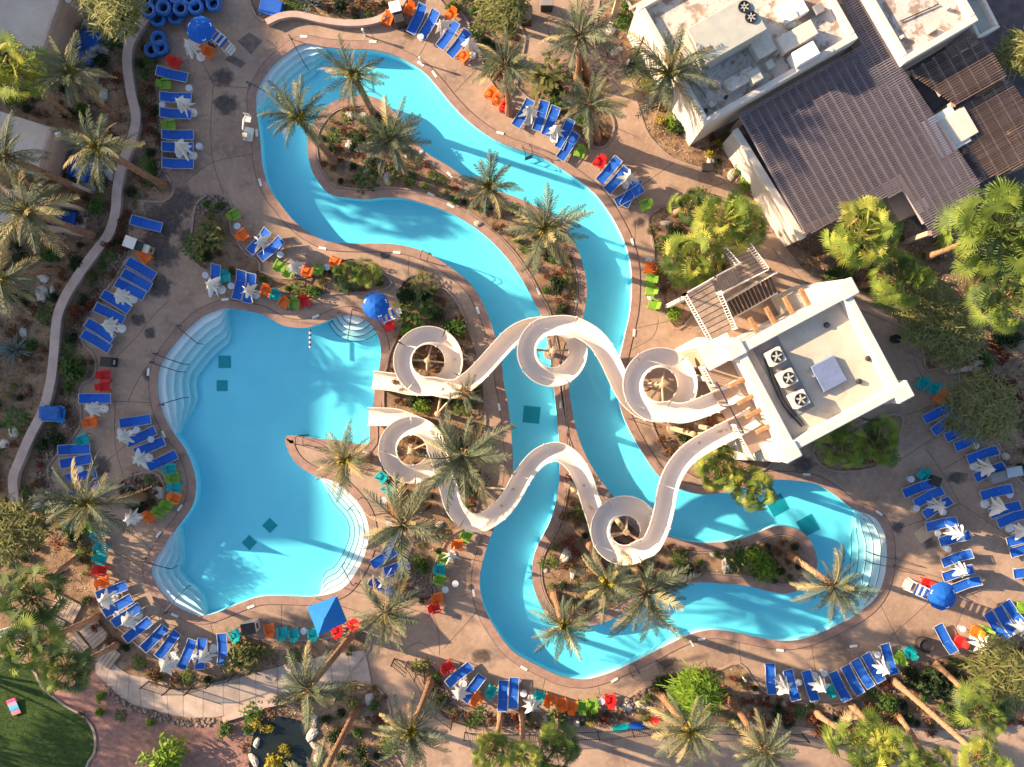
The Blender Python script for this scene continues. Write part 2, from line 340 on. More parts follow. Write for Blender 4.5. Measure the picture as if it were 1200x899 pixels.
def steps(pts, widths, parent, d0=-.16, dz=.2, nose=True, end=.16):
    """submerged stairs along a stretch of pool edge; pts run so that the pool lies on the left of travel"""
    e = cr_open(pl(pts), 6); n = len(e)
    base = offset_open(e, -.03)
    lines = []
    for k, wd in enumerate(widths):
        prof = [min(1, max(0, (i / (n - 1)) / end), max(0, (1 - i / (n - 1)) / end)) for i in range(n)]
        prof = [sin(p * pi / 2) * wd + .02 * (k + 1) for p in prof]
        nr = []
        for i in range(n):
            a, b = e[max(i - 1, 0)], e[min(i + 1, n - 1)]; tx, ty = b[0] - a[0], b[1] - a[1]; l = hypot(tx, ty) or 1; nr.append((-ty / l, tx / l))
        W_ = 9; sm = []
        for i in range(n):
            q = nr[max(0, i - W_):i + W_ + 1]; sx, sy = sum(v[0] for v in q), sum(v[1] for v in q); l = hypot(sx, sy); sm.append((sx / l, sy / l))
        lines.append([(e[i][0] + sm[i][0] * prof[i], e[i][1] + sm[i][1] * prof[i]) for i in range(n)])
    prev = base
    for k, L in enumerate(lines):
        zt = d0 - dz * k
        s = strip(L, prev, -DEPTH, zt).build('step', M['step'], parent)
        if nose:
            NL = [(x, y, zt - .005) for i, (x, y) in enumerate(L) if min(i, n - 1 - i) / (n - 1) > end * (.18 + .1 * k)]
            MB().path(NL, .02 if nose == 1 else .014, 5).build('nosing', M['nosing' if nose == 1 else 'nosing_pale'], s)
        prev = L
W4 = (.36, .72, 1.05, 1.4, 1.75)
steps([(262,361),(252,364),(235,372),(215,390),(197,412),(187,430),(184,450),(186,470),(192,490),(204,509)], (.5, .95, 1.4, 1.8, 2.2), pool_main, end=.2, nose=2)
steps([(206,619),(190,642),(180,658),(177,672),(185,690),(200,707),(222,719),(238,722)], (.4, .78, 1.15, 1.5), pool_main, end=.24, nose=2)
steps([(372,700),(385,697),(403,689),(415,675),(425,657),(432,635),(432,615),(425,596),(412,580),(395,565),(370,557)], W4[:4], pool_main, end=.16)
for k in range(4):           # quarter-round stair in the corner under the blue umbrella
    r = (.9, 1.3, 1.68, 2.02)[k]; c = P2(415, 365); L = []
    for i in range(33):
        a = pi + pi * i / 32; q = (c[0] + r * cos(a), c[1] + r * sin(a) * .98)
        L.append(q)
    L = [q for q in L if inside(q, offset(MAIN, .05))]
    r0 = (.2, .9, 1.3, 1.68)[k]
    Bq = [(c[0] + (q[0] - c[0]) * r0 / r, c[1] + (q[1] - c[1]) * r0 / r) for q in L]
    s = strip(L, Bq, -DEPTH, -.16 - .2 * k).build('step', M['step'], pool_main)
    MB().path([(x, y, -.165 - .2 * k) for x, y in L], .028, 5).build('nosing', M['nosing'], s)
steps([(382,55),(367,51),(355,51),(332,65),(315,82),(300,108),(300,125)], W4, pool_river, end=.28, nose=2)
steps([(1008,718),(1028,699),(1037,677),(1040,650),(1037,625),(1025,606),(1008,600)], (.35, .75, 1.15, 1.55, 1.95), pool_river, end=.3)

def grate(px, py, sz, rz, parent):
    v = V(px, py, -1.1); MB().box((0, 0, 0), (sz, sz, .02)).build('drain_grate', M['grate'], parent, loc=(v.x, v.y, -DEPTH + .012), rz=rz)
for a in ((263,424,.85,0),(260,452,.75,0),(316,616,.75,.8),(292,636,.75,.8)): grate(*a, pool_main)
for a in ((623,486,1.15,-.1),(911,592,1.2,.5),(947,616,1.2,.5),(664,420,.9,.1)): grate(*a, pool_river)

for px, py, par in ((221,527,pool_main),(233,566,pool_main),(216,607,pool_main),(340,700,pool_main),(267,362,pool_main),(340,702,pool_main),(562,680,pool_river),(741,340,pool_river)):
    v = V(px, py, -.4); MB().lathe([(.09, 0), (.09, .02), (.02, .03)], 12, (0, 0, 0)).build('pool_light', M['white'], par, loc=(v.x, v.y, -.38))

# ------------------------------------------------------------------ planting beds, kerbs, joints, walks, lawn
BEDS = {
 'garden_bed': [(-70,-70),(168,-70),(168,10),(178,50),(180,90),(187,130),(189,170),(192,200),(203,222),(190,236),(152,238),(152,290),(135,325),(104,368),(95,398),(110,418),(110,440),(93,455),(93,500),(64,535),(55,552),(64,578),(82,592),(106,622),(109,675),(112,695),(120,720),(140,738),(172,766),(192,778),(216,786),(250,782),(264,774),(283,742),(300,749),(360,751),(405,744),(428,740),(432,760),(405,798),(430,800),(450,815),(457,838),(455,870),(445,960),(-70,960)],
 'bush_bed': [(230,242),(245,229),(262,231),(272,245),(270,270),(288,298),(302,306),(300,320),(264,322),(234,312),(222,293),(226,270)],
 'shrub_bed': [(302,319),(330,327),(360,325),(385,313),(412,303),(440,315),(458,332),(440,341),(400,343),(365,346),(335,346),(308,336)],
 'slide_bed': [(470,335),(485,323),(505,330),(532,350),(548,385),(560,420),(566,450),(568,487),(566,525),(562,575),(550,612),(527,627),(511,655),(504,678),(509,695),(495,706),(475,703),(468,685),(478,655),(486,625),(470,600),(458,574),(447,548),(450,528),(452,500),(450,470),(452,440),(457,415),(466,395),(472,375),(468,355)],
 'palm_bed': [(140,567),(158,557),(182,555),(192,570),(190,588),(178,597),(155,598),(145,588)],
 'kerbwall_bed': [(296,-70),(296,8),(317,25),(350,17),(382,24),(412,27),(440,23),(458,12),(470,-6),(476,-70)],
 'top_bed': [(512,-70),(516,0),(540,14),(556,40),(567,75),(580,102),(598,112),(606,92),(612,62),(614,42),(603,20),(600,-10),(604,-70)],
 'path_bed': [(604,96),(622,86),(645,86),(672,84),(692,98),(706,122),(718,142),(716,160),(706,172),(688,168),(672,150),(646,125),(622,117)],
 'building_bed': [(703,-70),(703,0),(698,55),(724,78),(740,98),(750,130),(762,160),(790,186),(822,197),(850,210),(866,228),(900,256),(917,285),(938,312),(962,330),(996,340),(1064,355),(1068,385),(1082,412),(1088,433),(1120,428),(1128,470),(1150,500),(1172,522),(1178,545),(1260,548),(1260,-70)],
 'stair_bed': [(760,258),(770,247),(790,236),(812,224),(850,232),(880,250),(886,275),(860,305),(838,330),(810,350),(812,366),(795,385),(783,372),(776,345),(768,312),(766,285)],
 'tower_bed': [(764,492),(785,500),(820,490),(858,478),(884,500),(905,530),(900,546),(876,556),(846,566),(820,562),(797,548),(778,526)],
 'fan_bed': [(955,522),(1000,500),(1048,486),(1056,500),(1036,542),(988,552),(962,544)],
 'lower_bed': [(500,776),(515,790),(530,822),(558,836),(600,833),(650,834),(712,831),(740,816),(785,791),(808,785),(838,787),(866,778),(884,800),(900,814),(932,824),(995,822),(1050,789),(1075,777),(1108,769),(1150,762),(1260,745),(1260,838),(1160,850),(1120,856),(1060,852),(1000,858),(940,852),(860,847),(780,846),(700,849),(600,851),(545,851),(514,832),(497,800)],
}
BL = {}
for nm, pts in BEDS.items():
    big = nm in ('garden_bed', 'building_bed', 'lower_bed')
    L = cr_closed(pl(pts), 3); BL[nm] = L
    b = MB().sheet([L], .016).build(nm, M['soil'], kind='structure')
    ring(offset(L, -.02), offset(L, .11), -.02, .06 if big else .09).build('kerb', M['kerb'], b)
L = offset(ISLE, -CW - .06); BL['island_bed'] = L
b = MB().sheet([L], .018).build('island_bed', M['soil'], kind='structure')
ring(offset(L, -.06), offset(L, .02), -.02, .07).build('kerb', M['kerb'], b)

GRAVEL = cr_closed(pl([(108,785),(122,800),(152,826),(185,838),(217,845),(262,846),(282,840),(292,855),(288,880),(285,960),(102,960),(104,899),(114,880),(113,857),(98,836),(76,823),(60,805),(70,790)]), 3)
MB().sheet([GRAVEL], .024).build('gravel_bed', M['gravel'], kind='structure')
LAWN = cr_closed(pl([(-70,770),(10,772),(37,785),(50,807),(75,827),(97,840),(109,857),(110,880),(100,899),(85,960),(-70,960)]), 4)
lawn = MB().sheet([LAWN], .035).build('lawn', M['lawn'], kind='structure')
ring(LAWN, offset(LAWN, .16), -.02, .09).build('kerb', M['kerb'], lawn)
rr = random.Random(3); gb = MB()
lx = [p for p in LAWN]; x0, x1 = -36, max(p[0] for p in lx); y0, y1 = -28, max(p[1] for p in lx)
k = 0
while k < 14000:
    p = (rr.uniform(x0, x1), rr.uniform(y0, y1))
    if not inside(p, LAWN): continue
    k += 1; a = rr.uniform(0, 2 * pi); h = rr.uniform(.03, .07); t = rr.uniform(-.03, .03)
    gb.add([(p[0] - .012 * cos(a), p[1] - .012 * sin(a), .035), (p[0] + .012 * cos(a), p[1] + .012 * sin(a), .035), (p[0] + t, p[1] + t, .035 + h)], [(0, 1, 2)])
gb.build('lawn_grass', M['blade'], label='short mown grass covering the dark green lawn', cat='grass', kind='stuff')

# concrete walk below the pool, slab by slab
up = cr_open(pl([(112,776),(130,776),(152,790),(178,795),(215,809),(262,797),(300,788),(350,775),(387,767),(428,762)]), 6)
lo = cr_open(pl([(112,788),(124,800),(150,822),(182,832),(215,840),(262,839),(300,828),(352,815),(390,800),(436,800)]), 6)
walk = MB().sheet([up + lo[::-1]], .026).build('walkway', M['joint'], kind='structure')
for i in range(0, len(up) - 3, 3):
    q = [Vector(p) for p in (up[i], up[i + 3], lo[i + 3], lo[i])]; c = sum(q, Vector((0, 0))) / 4
    q = [tuple(p + (c - p).normalized() * .025) for p in q]
    mid = [up[i + 1], up[i + 2]]; midl = [lo[i + 2], lo[i + 1]]
    MB().prism([[q[0], *mid, q[1], q[2], *midl, q[3]]], .0, .052).build('slab', M['walk'], walk)

def joint(pts, wd=.035):
    e = cr_open(pl(pts), 5)
    strip(offset_open(e, wd / 2), offset_open(e, -wd / 2), -.02, .004).build('joint', M['joint'], deck)
for pts in ([(215,30),(232,60),(250,100)],[(250,100),(300,104)],[(215,215),(250,190),(300,180)],[(250,100),(247,150),(250,190),(262,228)],[(150,470),(165,440),(180,420)],[(128,470),(180,472)],[(135,420),(160,395),(178,372),(198,352)],
            [(105,560),(150,520),(185,507)],[(135,470),(135,520),(145,560)],[(150,610),(180,650)],[(120,640),(178,670)],[(185,735),(190,705)],[(250,745),(245,722)],[(330,749),(330,702)],
            [(430,30),(445,58)],[(500,50),(485,76)],[(560,80),(600,105)],[(560,80),(525,116)],[(480,290),(478,325)],[(552,420),(590,425)],[(565,500),(598,500)],
            [(495,706),(508,722),(514,742),(515,768)],[(475,762),(482,756),(495,754),(510,768)],[(520,760),(565,710)],[(540,700),(562,690)],
            [(730,210),(757,250)],[(745,240),(700,225)],[(700,140),(745,160)],[(735,230),(790,190)],[(745,260),(742,310)],[(744,385),(790,375)],[(772,374),(765,395),(740,410)],
            [(905,290),(920,310),(960,345),(985,370)],[(1000,360),(1070,390)],[(1070,420),(1085,450)],[(1040,492),(1075,482),(1092,475)],[(1045,545),(1100,510)],[(1085,525),(1105,555),(1125,590)],[(1105,550),(1150,525)],
            [(1125,590),(1080,610),(1045,622)],[(1125,590),(1200,640)],[(1040,660),(1110,680),(1145,700)],[(1045,745),(1095,700)],[(1030,705),(1050,745),(1060,760)],[(1120,735),(1135,700)],
            [(760,770),(790,786)],[(700,797),(705,826)],[(640,790),(632,826)],[(865,745),(868,775)],[(950,752),(958,800)],[(700,870),(820,852),(960,866)],[(560,870),(690,905)],[(545,852),(560,900)],[(1000,890),(1130,862)],[(800,230),(850,214)],[(700,20),(640,60)],[(640,20),(650,80)],[(690,60),(740,120)]):
    joint(pts)
def patch(pts, nm='deck_patch', m='patch', z=.006):
    strip(pl(pts[:2]), pl(pts[:1:-1] if len(pts) > 4 else [pts[3], pts[2]]), -.02, z).build(nm, M[m], kind='structure')
for pts in ([(278,48),(292,38),(308,48),(294,64)],[(264,70),(270,63),(288,74),(282,80)],[(247,120),(258,112),(276,118),(262,130)]): patch(pts)
def stain(px, py, r, seed):
    q = random.Random(seed); L = cr_closed([(V(px, py).x + r * q.uniform(.5, 1.2) * cos(k * .785), V(px, py).y + r * q.uniform(.4, 1.1) * sin(k * .785)) for k in range(8)], 3)
    MB().sheet([L], .004 + .0006 * seed).build('wet_stain', M['stain'], deck)
M['stain'] = mat('wet_stain', (.10, .078, .074), .5, .3, 4)
def soften(m):                  # ragged fading edge for a stain
    n = m.node_tree; B = n.nodes['Principled BSDF']; tc = n.nodes.new('ShaderNodeTexCoord'); mp = n.nodes.new('ShaderNodeMapping'); mp.inputs['Location'].default_value = (-1, -1, 0); mp.inputs['Scale'].default_value = (2, 2, 0)
    n.links.new(tc.outputs['Generated'], mp.inputs['Vector']); ln = n.nodes.new('ShaderNodeVectorMath'); ln.operation = 'LENGTH'; n.links.new(mp.outputs[0], ln.inputs[0])
    no = n.nodes.new('ShaderNodeTexNoise'); no.inputs['Scale'].default_value = 2.6; no.inputs['Detail'].default_value = 7; n.links.new(tc.outputs['Object'], no.inputs['Vector'])
    ad = n.nodes.new('ShaderNodeMath'); ad.operation = 'ADD'; n.links.new(ln.outputs['Value'], ad.inputs[0]); n.links.new(no.outputs['Fac'], ad.inputs[1])
    mr = n.nodes.new('ShaderNodeMapRange'); mr.inputs['From Min'].default_value = .8; mr.inputs['From Max'].default_value = 1.25; mr.inputs['To Min'].default_value = .8; mr.inputs['To Max'].default_value = 0
    n.links.new(ad.outputs[0], mr.inputs['Value']); n.links.new(mr.outputs[0], B.inputs['Alpha'])
soften(M['stain'])
for i, a in enumerate(((184,250,2.6),(196,266,1.9),(178,285,1.5),(190,335,1.7),(165,375,.9),(196,305,1.5),(208,238,1.9),(216,275,1.2),(178,388,.8),(262,92,1.3),(265,125,1.4),(1053,617,.7),(340,356,.8),(205,180,1.2),(748,262,.8),(1120,560,1.0),(172,440,.8),(480,38,1.0),(120,545,1.2),(450,300,.8),(940,545,1.2),(1090,640,.9),(780,775,.9),(560,770,1.2),(990,700,.9))): stain(*a, i)
def mk(px, py, a, ln=.5):       # white depth tile let into the deck edge
    v = V(px, py); MB().box((0, 0, .012), (ln, .16, .03)).build('depth_marker', M['white'], deck, loc=(v.x, v.y, .024), rz=radians(-a))
for a in ((356,43,0),(437,49,3),(493,75,35),(509,87,55),(586,156,15),(527,205,45),(264,351,-5),(174,436,95),(378,291,10),(465,296,5),(560,364,70),(370,371,-25),(505,228,25),(528,241,30),(741,284,75),(743,390,95),(631,341,65),
          (192,509,65),(211,595,-55),(186,626,-50),(585,477,80),(657,474,95),(945,556,3),(1030,601,35),(205,721,25),(294,711,-20),(555,695,80),(614,783,30),(720,797,-30),(822,749,-5),(914,762,5),(305,214,75),(301,156,85),(1000,757,-5)): mk(*a)

# ------------------------------------------------------------------ garden wall, kerb wall, pond, steps on the left
def wall(name, pts, wd, h, m, label):
    e = cr_open(pl(pts), 6); t = thing(name, (*e[0], 0), label, 'wall')
    b = strip(offset_open(e, wd / 2 - .04), offset_open(e, -wd / 2 + .04), -.02, h - .06).build('wall_body', m, t); b.location = (-e[0][0], -e[0][1], 0)
    for i in range(0, len(e) - 6 + 5, 6):
        seg = e[i:i + 7]
        if len(seg) < 2: continue
        A = offset_open(e, wd / 2)[i:i + 7]; B = offset_open(e, -wd / 2)[i:i + 7]
        c = strip(A, B, h - .06, h).build('cap_stone', m, t); c.location = (-e[0][0], -e[0][1], 0)
wall('garden_wall', [(180,18),(168,32),(155,55),(153,80),(157,110),(163,140),(158,165),(147,195),(141,225),(139,250),(131,276),(115,297),(97,322),(80,350),(71,375),(68,410),(64,445),(55,480),(40,510),(28,538),(20,560),(22,590)], .62, .5, M['wallcap'], 'long winding low garden wall with a broad pale pink cap')
wall('kerb_wall', [(314,29),(330,22),(350,20),(382,27),(412,30),(440,27),(460,16),(474,2),(480,-30)], .42, .45, M['wallcap'], 'curved low pink wall behind the deck above the river')
wall('edging_wall', [(262,842),(285,835),(310,826),(326,822)], .35, .25, M['wallcap'], 'short low edging wall between the walkway and the dark pond')
POND = cr_closed(pl([(287,960),(292,899),(297,862),(312,840),(343,842),(362,852),(366,880),(357,905),(352,960)]), 3)
MB().sheet([POND], .03).build('pond', M['pond'], kind='structure')
ti = 0
st = thing('garden_steps', V(90, 725), 'flight of pale boarded garden steps descending under the fan palms', 'steps')
for cx, cy, a, n in ((78,712,28,7),(63,733,28,5),(88,757,-40,6),(112,742,52,6),(127,768,38,5),(20,752,-18,4)):
    c = V(cx, cy) - V(90, 725)
    for i in range(n):
        d = Vector((cos(radians(-a)), sin(radians(-a)), 0)) * (i - (n - 1) / 2) * .26
        MB().box((0, 0, .09), (.235, 1.35, .14 + .02 * (i % 2))).build('board', M['planks'], st, loc=(c.x + d.x, c.y + d.y, .02), rz=radians(-a))

# ------------------------------------------------------------------ slide tower
def quadframe(a, b, d, z):     # origin and unit axes of a rectangle seen at height z through photo pixels
    A, B, D = V(*a, z), V(*b, z), V(*d, z); u = (B - A); lu = u.length; u.normalize(); v = Vector((-u.y, u.x, 0))
    if v.dot(D - A) < 0: v = -v
    return A, u, v, lu, (D - A).dot(v)
TZ = 10.2
A, tu, tv, LU, LV = quadframe((859,408), (994,336), (926,532), TZ)
TO = A + tu * LU / 2 + tv * LV / 2; TA = atan2(tu.y, tu.x)
tower = thing('slide_tower', (TO.x, TO.y, 0), 'square white slide tower with parapet, rooftop fans and projecting wooden beams', 'tower', rz=TA)
sv = 1 if tv.dot(Vector((-tu.y, tu.x, 0))) > 0 else -1      # sign of local y for +tv
hu, hv = LU / 2, LV / 2
# local frame: x along tu (-x = face with the slides is -x? tv side), y = left of tu
MB().box((0, 0, (TZ - 1.0) / 2), (LU - .7, LV - .7, TZ - 1.0)).build('tower_wall', M['stucco'], tower)
MB().box((0, 0, TZ - .72), (LU - .75, LV - .75, .1)).build('roof_deck', M['troof'], tower)
pw = .55
for nm, c, d in (('parapet', (0, hv - pw / 2, TZ - .5), (LU, pw, 1.0)), ('parapet', (0, -hv + pw / 2, TZ - .5), (LU, pw, 1.0)), ('parapet', (hu - pw / 2, 0, TZ - .5), (pw, LV - 2 * pw, 1.0)), ('parapet', (-hu + pw / 2, 0, TZ - .5), (pw, LV - 2 * pw, 1.0))):
    MB().bbox(c, d, .05).build(nm, M['stucco'], tower)
for sx in (-1, 1):
    for sy in (-1, 1):
        mb = MB(); mb.bbox((sx * (hu - .1), sy * (hv - .1), TZ - .45), (1.0, 1.0, 1.15), .06)
        mb.add([(sx * (hu - .1) + ax * .5, sy * (hv - .1) + ay * .5, TZ - 1.02) for ax, ay in ((-1, -1), (1, -1), (1, 1), (-1, 1))] + [(sx * (hu + .05) + ax * .85, sy * (hv + .05) + ay * .85, 0) for ax, ay in ((-1, -1), (1, -1), (1, 1), (-1, 1))], [(0, 1, 5, 4), (1, 2, 6, 5), (2, 3, 7, 6), (3, 0, 4, 7)])
        mb.build('corner_pier', M['stucco'], tower)
def tloc(px, py, z):
    d = V(px, py, z) - Vector((TO.x, TO.y, 0)); return (d.x * cos(TA) + d.y * sin(TA), -d.x * sin(TA) + d.y * cos(TA), z)
# roof kit
rz0 = TZ - .67
g = tloc(915, 436, rz0); MB().box((g[0], g[1], rz0 + .03), (1.5, LV - 1.5, .04)).build('membrane_strip', M['greymem'], tower)
for px, py in ((910,418),(924,443),(938,468)):
    c = tloc(px, py, rz0 + .8)
    ac = MB().bbox((c[0], c[1], rz0 + .45), (.85, .85, .8), .04).build('condenser', M['cream'], tower)
    MB().lathe([(.34, 0), (.34, .05), (.30, .05), (.30, .01)], 20, (c[0], c[1], rz0 + .85)).build('fan_ring', M['darkmetal'], ac)
    f = MB()
    for k in range(5): f.box((c[0] + .16 * cos(k * 1.2566), c[1] + .16 * sin(k * 1.2566), rz0 + .88), (.28, .09, .012), k * 1.2566)
    f.lathe([(.07, 0), (.07, .03)], 10, (c[0], c[1], rz0 + .87)); f.build('fan_blades', M['hvac'], ac)
c = tloc(971, 438, rz0 + .2); MB().bbox((c[0], c[1], rz0 + .15), (1.45, 1.6, .3), .03).build('roof_hatch', mat('hatch_blue', (.16, .20, .33), .5, .1, 3), tower)
for px, py in ((969,381),(1007,447),(1018,420)):
    c = tloc(px, py, rz0 + .1); MB().lathe([(.16, 0), (.16, .12), (.12, .2), (.01, .22)], 14, (c[0], c[1], rz0)).build('roof_vent', M['darkmetal'], tower)
c1, c2, c3 = tloc(896, 420, rz0 + .1), tloc(915, 470, rz0 + .1), tloc(940, 500, rz0 + .1)
MB().path(cr_open([(c1[0], c1[1], rz0 + .1), (c2[0], c2[1], rz0 + .12), (c3[0], c3[1], rz0 + .1)], 6), .06, 6).build('conduit', M['darkmetal'], tower)
MB().path(cr_open([(c1[0] + .2, c1[1], rz0 + .1), (c2[0] + .2, c2[1] + .1, rz0 + .12), (c3[0] + .15, c3[1], rz0 + .1)], 6), .04, 6).build('conduit', M['darkmetal'], tower)
for px, py, ax in ((945,352,'y'),(926,362,'y'),(905,374,'y'),(886,386,'y'),(878,466,'x'),(888,482,'x'),(900,500,'x'),(868,446,'x')):
    c = tloc(px, py, TZ - 1.1); d = (.26, 1.5, .26) if ax == 'y' else (1.5, .26, .26)
    MB().bbox((c[0], c[1], TZ - 1.1), d, .03).build('beam', M['wood'], tower)
# slide platform on the pool side with two launch lips
PZ = 7.0
qx = [tloc(822,424,PZ), tloc(848,408,PZ), tloc(898,512,PZ), tloc(870,524,PZ)]
x_ = [q[0] for q in qx]; y_ = [q[1] for q in qx]
xs0, xs1 = -hu - 1.5, -hu + .5
MB().bbox(((xs0 + xs1) / 2, 0, PZ - .12), (xs1 - xs0, LV - .6, .24), .02).build('launch_platform', M['tanwall'], tower)
for yy in (-LV * .33, 0, LV * .33): MB().box((xs0 + .2, yy, (PZ - .24) / 2), (.3, .3, PZ - .24)).build('platform_post', M['stucco'], tower)
def railing(parent, pts, name='railing', m='white', h=1.0, step=.16, base=(0, 0, 0)):
    mb = MB(); pts = [Vector(p) - Vector(base) for p in pts]
    for a, b in zip(pts, pts[1:]):
        for zz in (h, .1): mb.path([a + Vector((0, 0, zz)), b + Vector((0, 0, zz))], .035 if zz == h else .025, 6)
        n = max(1, int((b - a).length / step))
        for i in range(n + 1):
            p = a.lerp(b, i / n); mb.box((p.x, p.y, p.z + h / 2), (.03, .03, h))
        for p in (a, b): mb.box((p.x, p.y, p.z + h / 2 + .03), (.1, .1, h + .06))
    return mb.build(name, M[m], parent)
railing(tower, [(xs0 + .08, -hv + .4, PZ), (xs0 + .08, -.9, PZ)]); railing(tower, [(xs0 + .08, hv - .4, PZ), (xs0 + .08, hv - 1.6, PZ)])
mb = MB()
for yy in (-1.3, .35, .6, 1.9): mb.path([(xs0 + .1, yy, PZ), (xs0 + .1, yy, PZ + 1.9)], .05, 6)
mb.path([(xs0 + .1, -1.3, PZ + 1.9), (xs0 + .1, .35, PZ + 1.9)], .05, 6); mb.path([(xs0 + .1, .6, PZ + 1.9), (xs0 + .1, 1.9, PZ + 1.9)], .05, 6)
mb.build('launch_bar', M['rail'], tower)
c = tloc(843, 412, 8.6); MB().bbox((c[0], c[1], 8.35), (1.9, 1.5, .45), .05).build('canopy_block', M['stucco'], tower)
MB().bbox((c[0], c[1] , 4.05), (1.5, 1.1, 8.1), .03).build('canopy_pier', M['tanwall'], tower)

# switchback stair
stt = thing('switchback_stair', V(850, 340), 'tan switchback stair with white baluster rails climbing to the slide tower', 'stairs'); SB = V(850, 340)
def quad_slab(pts, z, th, nm, m):
    q = [V(*p, z) - SB for p in pts]; L = [(p.x, p.y) for p in q]
    if area(L) < 0: L = L[::-1]
    o = MB().prism([L], z - th, z - .03, True).build(nm, M['tread'], stt); k = 9
    e = [Vector((p.x, p.y)) for p in q]
    for i in range(k):
        t0, t1 = i / k + .008, (i + 1) / k - .008; B = [e[0].lerp(e[3], t0), e[1].lerp(e[2], t0), e[1].lerp(e[2], t1), e[0].lerp(e[3], t1)]; B = [tuple(p) for p in B]
        if area(B) < 0: B = B[::-1]
        MB().prism([B], z - .03, z).build('board', M[m], o)
    return o
quad_slab([(800,346),(833,327),(858,386),(830,400)], 6.6, .25, 'landing', 'planks')
quad_slab([(846,293),(871,284),(896,318),(868,332)], 5.2, .25, 'landing', 'planks')
def flight(a0, a1, b0, b1, za, zb, n, m):       # a edge to b edge, pixels at their own heights
    A0, A1, B0, B1 = V(*a0, za) - SB, V(*a1, za) - SB, V(*b0, zb) - SB, V(*b1, zb) - SB
    for i in range(n):
        t0, t1 = i / n, (i + .74) / n; z = za + (zb - za) * (i + 1) / (n + 1)
        q = [A0.lerp(B0, t0), A0.lerp(B0, t1), A1.lerp(B1, t1), A1.lerp(B1, t0)]; L = [(p.x, p.y) for p in q]
        if area(L) < 0: L = L[::-1]
        MB().prism([L], z - .12, z, True).build('tread', M[m], stt)
    for P, Q in ((A0, B0), (A1, B1)): MB().path([P - Vector((0, 0, .25)), Q - Vector((0, 0, .25))], .1, 5).build('stringer', M['stucco'], stt)
flight((833,328),(843,346), (862,312),(870,330), 6.6, 5.2, 9, 'planks')
flight((904,322),(912,342), (838,360),(848,378), 5.0, 2.0, 15, 'tread')  # lower flight, its shade put into the tread colour
for pts, z in (([(800,346),(830,400)],6.6), ([(800,346),(833,327)],6.6), ([(858,386),(840,344)],6.6), ([(846,293),(862,311)],5.2), ([(871,284),(896,318),(868,332)],5.2)):
    railing(stt, [V(*p, z) for p in pts], base=SB)
railing(stt, [V(833,327,6.6), V(862,312,5.2)], base=SB); railing(stt, [V(842,345,6.6), V(870,331,5.2)], base=SB); railing(stt, [V(838,360,2.2), V(904,322,5.0)], base=SB)
for p, z in (((805,348),6.35),((832,398),6.35),((849,293),4.95),((894,318),4.95),((870,287),4.95),((835,330),6.35)):
    q = V(*p, z) - SB; MB().box((q.x, q.y, z / 2), (.26, .26, z)).build('post', M['stucco'], stt)
q = [V(868,336,4.6), V(905,318,4.6)]

# ------------------------------------------------------------------ water slides
def sweep(pts, a0, a1, r=.56, th=.045, lip=.05):
    """half-pipe flume along pts (list of Vector)"""
    m = len(pts); K = 12; vs = []; row = 0
    for i, p in enumerate(pts):
        t = (pts[min(i + 1, m - 1)] - pts[max(i - 1, 0)]); t.normalize(); s = Vector((-t.y, t.x, 0)).normalized(); u = s.cross(t) * -1; u = Vector((0, 0, 1))
        prof = []
        for k in range(K + 1):
            q = pi + pi * k / K; prof.append((r * cos(q), r * sin(q) * .92))
        prof.append((r, .12)); prof.append((r + lip, .12)); prof.append((r + lip, .06)); prof.append((r + th, .06))
        for k in range(K + 1):
            q = -pi * k / K; prof.append(((r + th) * cos(q), (r + th) * sin(q) * .92))
        prof.append((-r - th, .06)); prof.append((-r - lip, .06)); prof.append((-r - lip, .12)); prof.append((-r, .12))
        row = len(prof); vs += [p + s * x + u * (z + r) for x, z in prof]
    fs = [(i * row + k, i * row + (k + 1) % row, (i + 1) * row + (k + 1) % row, (i + 1) * row + k) for i in range(m - 1) for k in range(row)]
    fs += [tuple(range(row - 1, -1, -1)), tuple((m - 1) * row + k for k in range(row))]
    return MB().add(vs, fs)
def arc(c, r, a0, a1, n=14):   # image angles, y down
    return [(c[0] + r * cos(radians(a0 + (a1 - a0) * i / n)), c[1] + r * sin(radians(a0 + (a1 - a0) * i / n))) for i in range(n + 1)]
S1 = [(868,455),(845,467),(820,478),(798,484)] + arc((773,451), 32, 75, 450, 22) + [(752,479),(735,464),(724,443),(712,418),(698,398),(680,386),(662,381)] + arc((647,412), 30, -90, -450, 20)[1:] + [(622,384),(602,393),(584,411),(567,430),(550,446),(531,456)] + arc((502,423), 30, 80, 450, 20) + [(480,452),(462,448),(436,445)]
S2 = [(884,487),(866,498),(848,507),(825,519),(806,532),(791,550),(782,572),(778,595),(772,618),(762,638)] + arc((732,621), 29, 50, 520, 26) + [(698,606),(692,588),(684,563),(674,544),(661,532),(648,529),(630,537),(613,557),(600,580),(586,598),(563,612),(545,608),(532,592),(525,567),(518,545)] + arc((483,527), 28.5, -5, -420, 24)[1:] + [(480,495),(462,489),(431,488)]
def slide_path(px, z0, z1):
    dense = cr_open(px, 4); L = [0]
    for a, b in zip(dense, dense[1:]): L.append(L[-1] + hypot(a[0] - b[0], a[1] - b[1]))
    T = L[-1]; n = int(T / 5.0); out = []; j = 0
    for i in range(n + 1):
        s = T * i / n
        while j < len(L) - 2 and L[j + 1] < s: j += 1
        f = (s - L[j]) / max(1e-6, L[j + 1] - L[j]); x = dense[j][0] + (dense[j + 1][0] - dense[j][0]) * f; y = dense[j][1] + (dense[j + 1][1] - dense[j][1]) * f
        u = i / n; zz = z0 + (z1 - z0) * u
        out.append(V(x, y, zz + .45) - Vector((0, 0, .45)))
    return out
SLIDES = []
